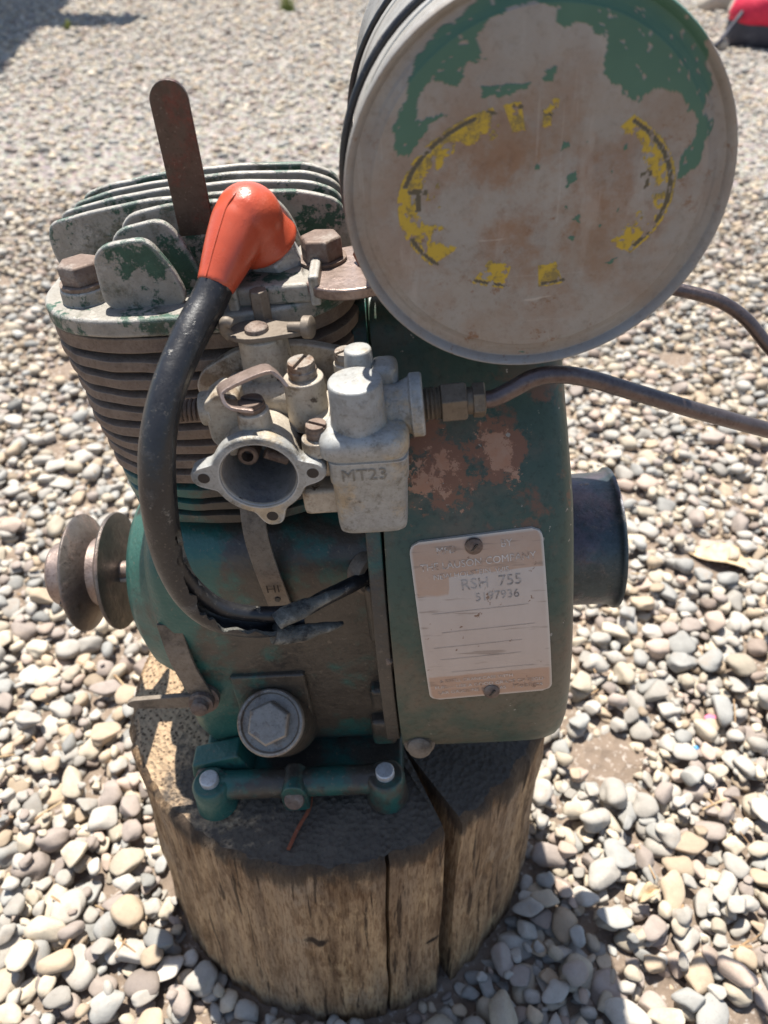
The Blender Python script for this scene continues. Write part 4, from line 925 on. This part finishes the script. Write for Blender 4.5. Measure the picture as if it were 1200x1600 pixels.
leaf(.200, .262, .02, .005, .5, 'small brown dry leaf scrap among pebbles beside the log')
def scrap(x, y, s, mat, name, label, cat):
    bm = B(); prism(bm, rounded([(-s, -s*.3), (-s*.2, -s*.5), (s, -s*.2), (s*.8, s*.4), (-.1*s, s*.5), (-s*.9, s*.2)], s*.2), (0, 0, 1), s*.3, (0, 0, 0), (1, 0, .1), (0, 1, .1))
    o = obj(name, bm, mat, scale=1, bevel=s*.06); o.location = (x, y, place_h(x, y)-.001); tag(o, label, cat)
scrap(.303, .427, .0065, 'pink', 'plastic_scrap', 'tiny bright pink plastic scrap lying among the pebbles', 'scrap')
scrap(.196, .288, .006, 'red_cloth', 'cloth_scrap', 'small dark red cloth scrap between pebbles near the log', 'scrap')
bm = B(); bmesh.ops.create_icosphere(bm, subdivisions=3, radius=.0026); 
o = obj('glass_bead', bm, 'blue', scale=1); o.location = (.281, .397, place_h(.281, .397)+.0018); o.scale = (1, 1, .8); tag(o, 'tiny blue glass bead lying among the pebbles', 'bead')
def tuft(x, y, hgt, n_, label):
    bm = B(); r = random.Random(int(x*1000))
    for i in range(n_):
        a = r.uniform(0, 6.28); ln = hgt*r.uniform(.5, 1.1); lean = r.uniform(.1, .6); bx, by = r.gauss(0, hgt*.18), r.gauss(0, hgt*.18); wv = V(-math.sin(a), math.cos(a), 0)*.0026; pv = None
        for k in range(4):
            t = k/3; p = V(bx+math.cos(a)*lean*ln*t*t, by+math.sin(a)*lean*ln*t*t, ln*t*(1-.2*lean*t)); cur = [bm.verts.new(p+wv*(1-t*.85)), bm.verts.new(p-wv*(1-t*.85))]
            if pv: bm.faces.new((pv[0], pv[1], cur[1], cur[0]))
            pv = cur
    o = obj('grass_tuft', bm, 'grass', scale=1); o.location = (x, y, 0); tag(o, label, 'grass tuft')
tuft(-.52, 4.95, .10, 90, 'yellow-green grass tuft growing alone in the far gravel')
tuft(-1.52, 4.35, .05, 50, 'low green grass tuft beside the narrow shadow on the gravel')
tuft(-.66, 1.9, .02, 24, 'tiny green grass sprout in the gravel left of the cylinder head')

# red bag with rocks beside it, far right
bag = bpy.data.objects.new('red_bag', None); C.objects.link(bag); bag.location = (1.72, 3.92, 0); bag.rotation_euler = (0, 0, -.25); bag.scale = (.73, .73, .73)
tag(bag, 'bright red cloth bag with dark grey base lying on the gravel', 'bag')
bm = B(); rbox_loft(bm, [(.10, 0, 0, .29, .17), (.16, 0, 0, .31, .19), (.24, 0, 0, .29, .18), (.31, .02, 0, .22, .13), (.345, .03, 0, .10, .06)], 3, 40); obj('bag_body', bm, 'red_cloth', bag, scale=1, angle=80, warp=.03, wscale=.16)
bm = B(); rbox_loft(bm, [(-.005, 0, 0, .24, .14), (.01, 0, 0, .28, .165), (.07, 0, 0, .30, .185), (.125, 0, 0, .30, .18)], 3, 40); obj('bag_base', bm, 'dark_cloth', bag, scale=1, angle=80, warp=.02, wscale=.16)
bm = B(); tube(bm, [(-.24, -.12, .2), (-.30, -.20, .12), (-.36, -.26, .04), (-.38, -.20, .012), (-.33, -.12, .03)], .012, 6, 10); obj('bag_strap', bm, 'dark_cloth', bag, scale=1)
def rock(x, y, s, sq, label, seed):
    bm = B(); bmesh.ops.create_icosphere(bm, subdivisions=4, radius=1); v0 = np.array([p.co[:] for p in bm.verts]); v1 = variant(v0, seed)
    for p, q in zip(bm.verts, v1): p.co = Vector(q)*s
    o = obj('rock', bm, 'pebble', scale=1, angle=80); o.scale = (1, .8, sq); o.rotation_euler = (0, 0, seed*.7); o.location = (x, y, s*sq*.75); o.color = (.40, .36, .31, 1); tag(o, label, 'rock')
rock(1.80, 5.0, .10, .8, 'large pale rounded rock behind the tank, leftmost of those near the red bag', 5)
rock(1.93, 4.75, .11, .75, 'biggest grey-white rock lying just behind the red bag', 9)
rock(1.44, 3.84, .04, .7, 'fist-sized brown-grey rock lying before the red bag', 12)

# unseen lean-to, added at the left so its roof shades the gravel
sh = bpy.data.objects.new('shadow_lean_to', None); C.objects.link(sh); sh.location = (-2.9, 4.6, 0)
tag(sh, 'unseen lean-to added left of the gravel yard to cast the shadow there', 'shadow caster')
roof = [(-4.2, 3.95), (-1.70, 4.02), (-1.88, 4.88), (-1.945, 5.18), (-1.53, 5.24), (-1.53, 5.56), (-1.99, 5.62), (-2.2, 6.8), (-4.2, 6.8)]  # outline shaped to throw the wanted ground shadow, tongue included
bm = B(); prism(bm, [(x+2.9, y-4.6) for x, y in roof], (0, 0, 1), .04, (0, 0, 2.3), (1, 0, 0), (0, 1, 0)); obj('roof', bm, 'roofing', sh, scale=1)
for x, y in ((-1.2, -.5), (.2, -.5), (-1.2, 2.0), (-.3, 2.0)):
    bm = B(); box(bm, (x, y, 1.147), (.1, .1, 2.3)); obj('post', bm, 'wood_post', sh, .008, scale=1)
for y in (-.5, 2.0):
    bm = B(); box(bm, (-.3, y+.11, 2.24), (2.0, .1, .1)); obj('beam', bm, 'wood_post', sh, .008, scale=1)
# dry litter between the stones
bm = B(); r = random.Random(5)
for i in range(420):
    y = r.uniform(.22, 1.3); x = r.uniform(-1, 1)*halfw(y)
    if math.hypot(x-LX, y-LY) < .17: continue
    L_ = r.uniform(.004, .014); a = r.uniform(0, 6.28); z = min(.02, place_h(x, y))+.0004; d = V(math.cos(a), math.sin(a), r.uniform(-.1, .15)); 
    ribbon(bm, [V(x, y, z)-d*L_, V(x, y, z+.001), V(x, y, z)+d*L_], (-math.sin(a), math.cos(a), 0), r.uniform(.0006, .002), .0006)
lit = obj('plant_litter', bm, 'litter', scale=1); tag(lit, 'dry brown plant bits scattered between the pebbles', 'litter', kind='stuff')
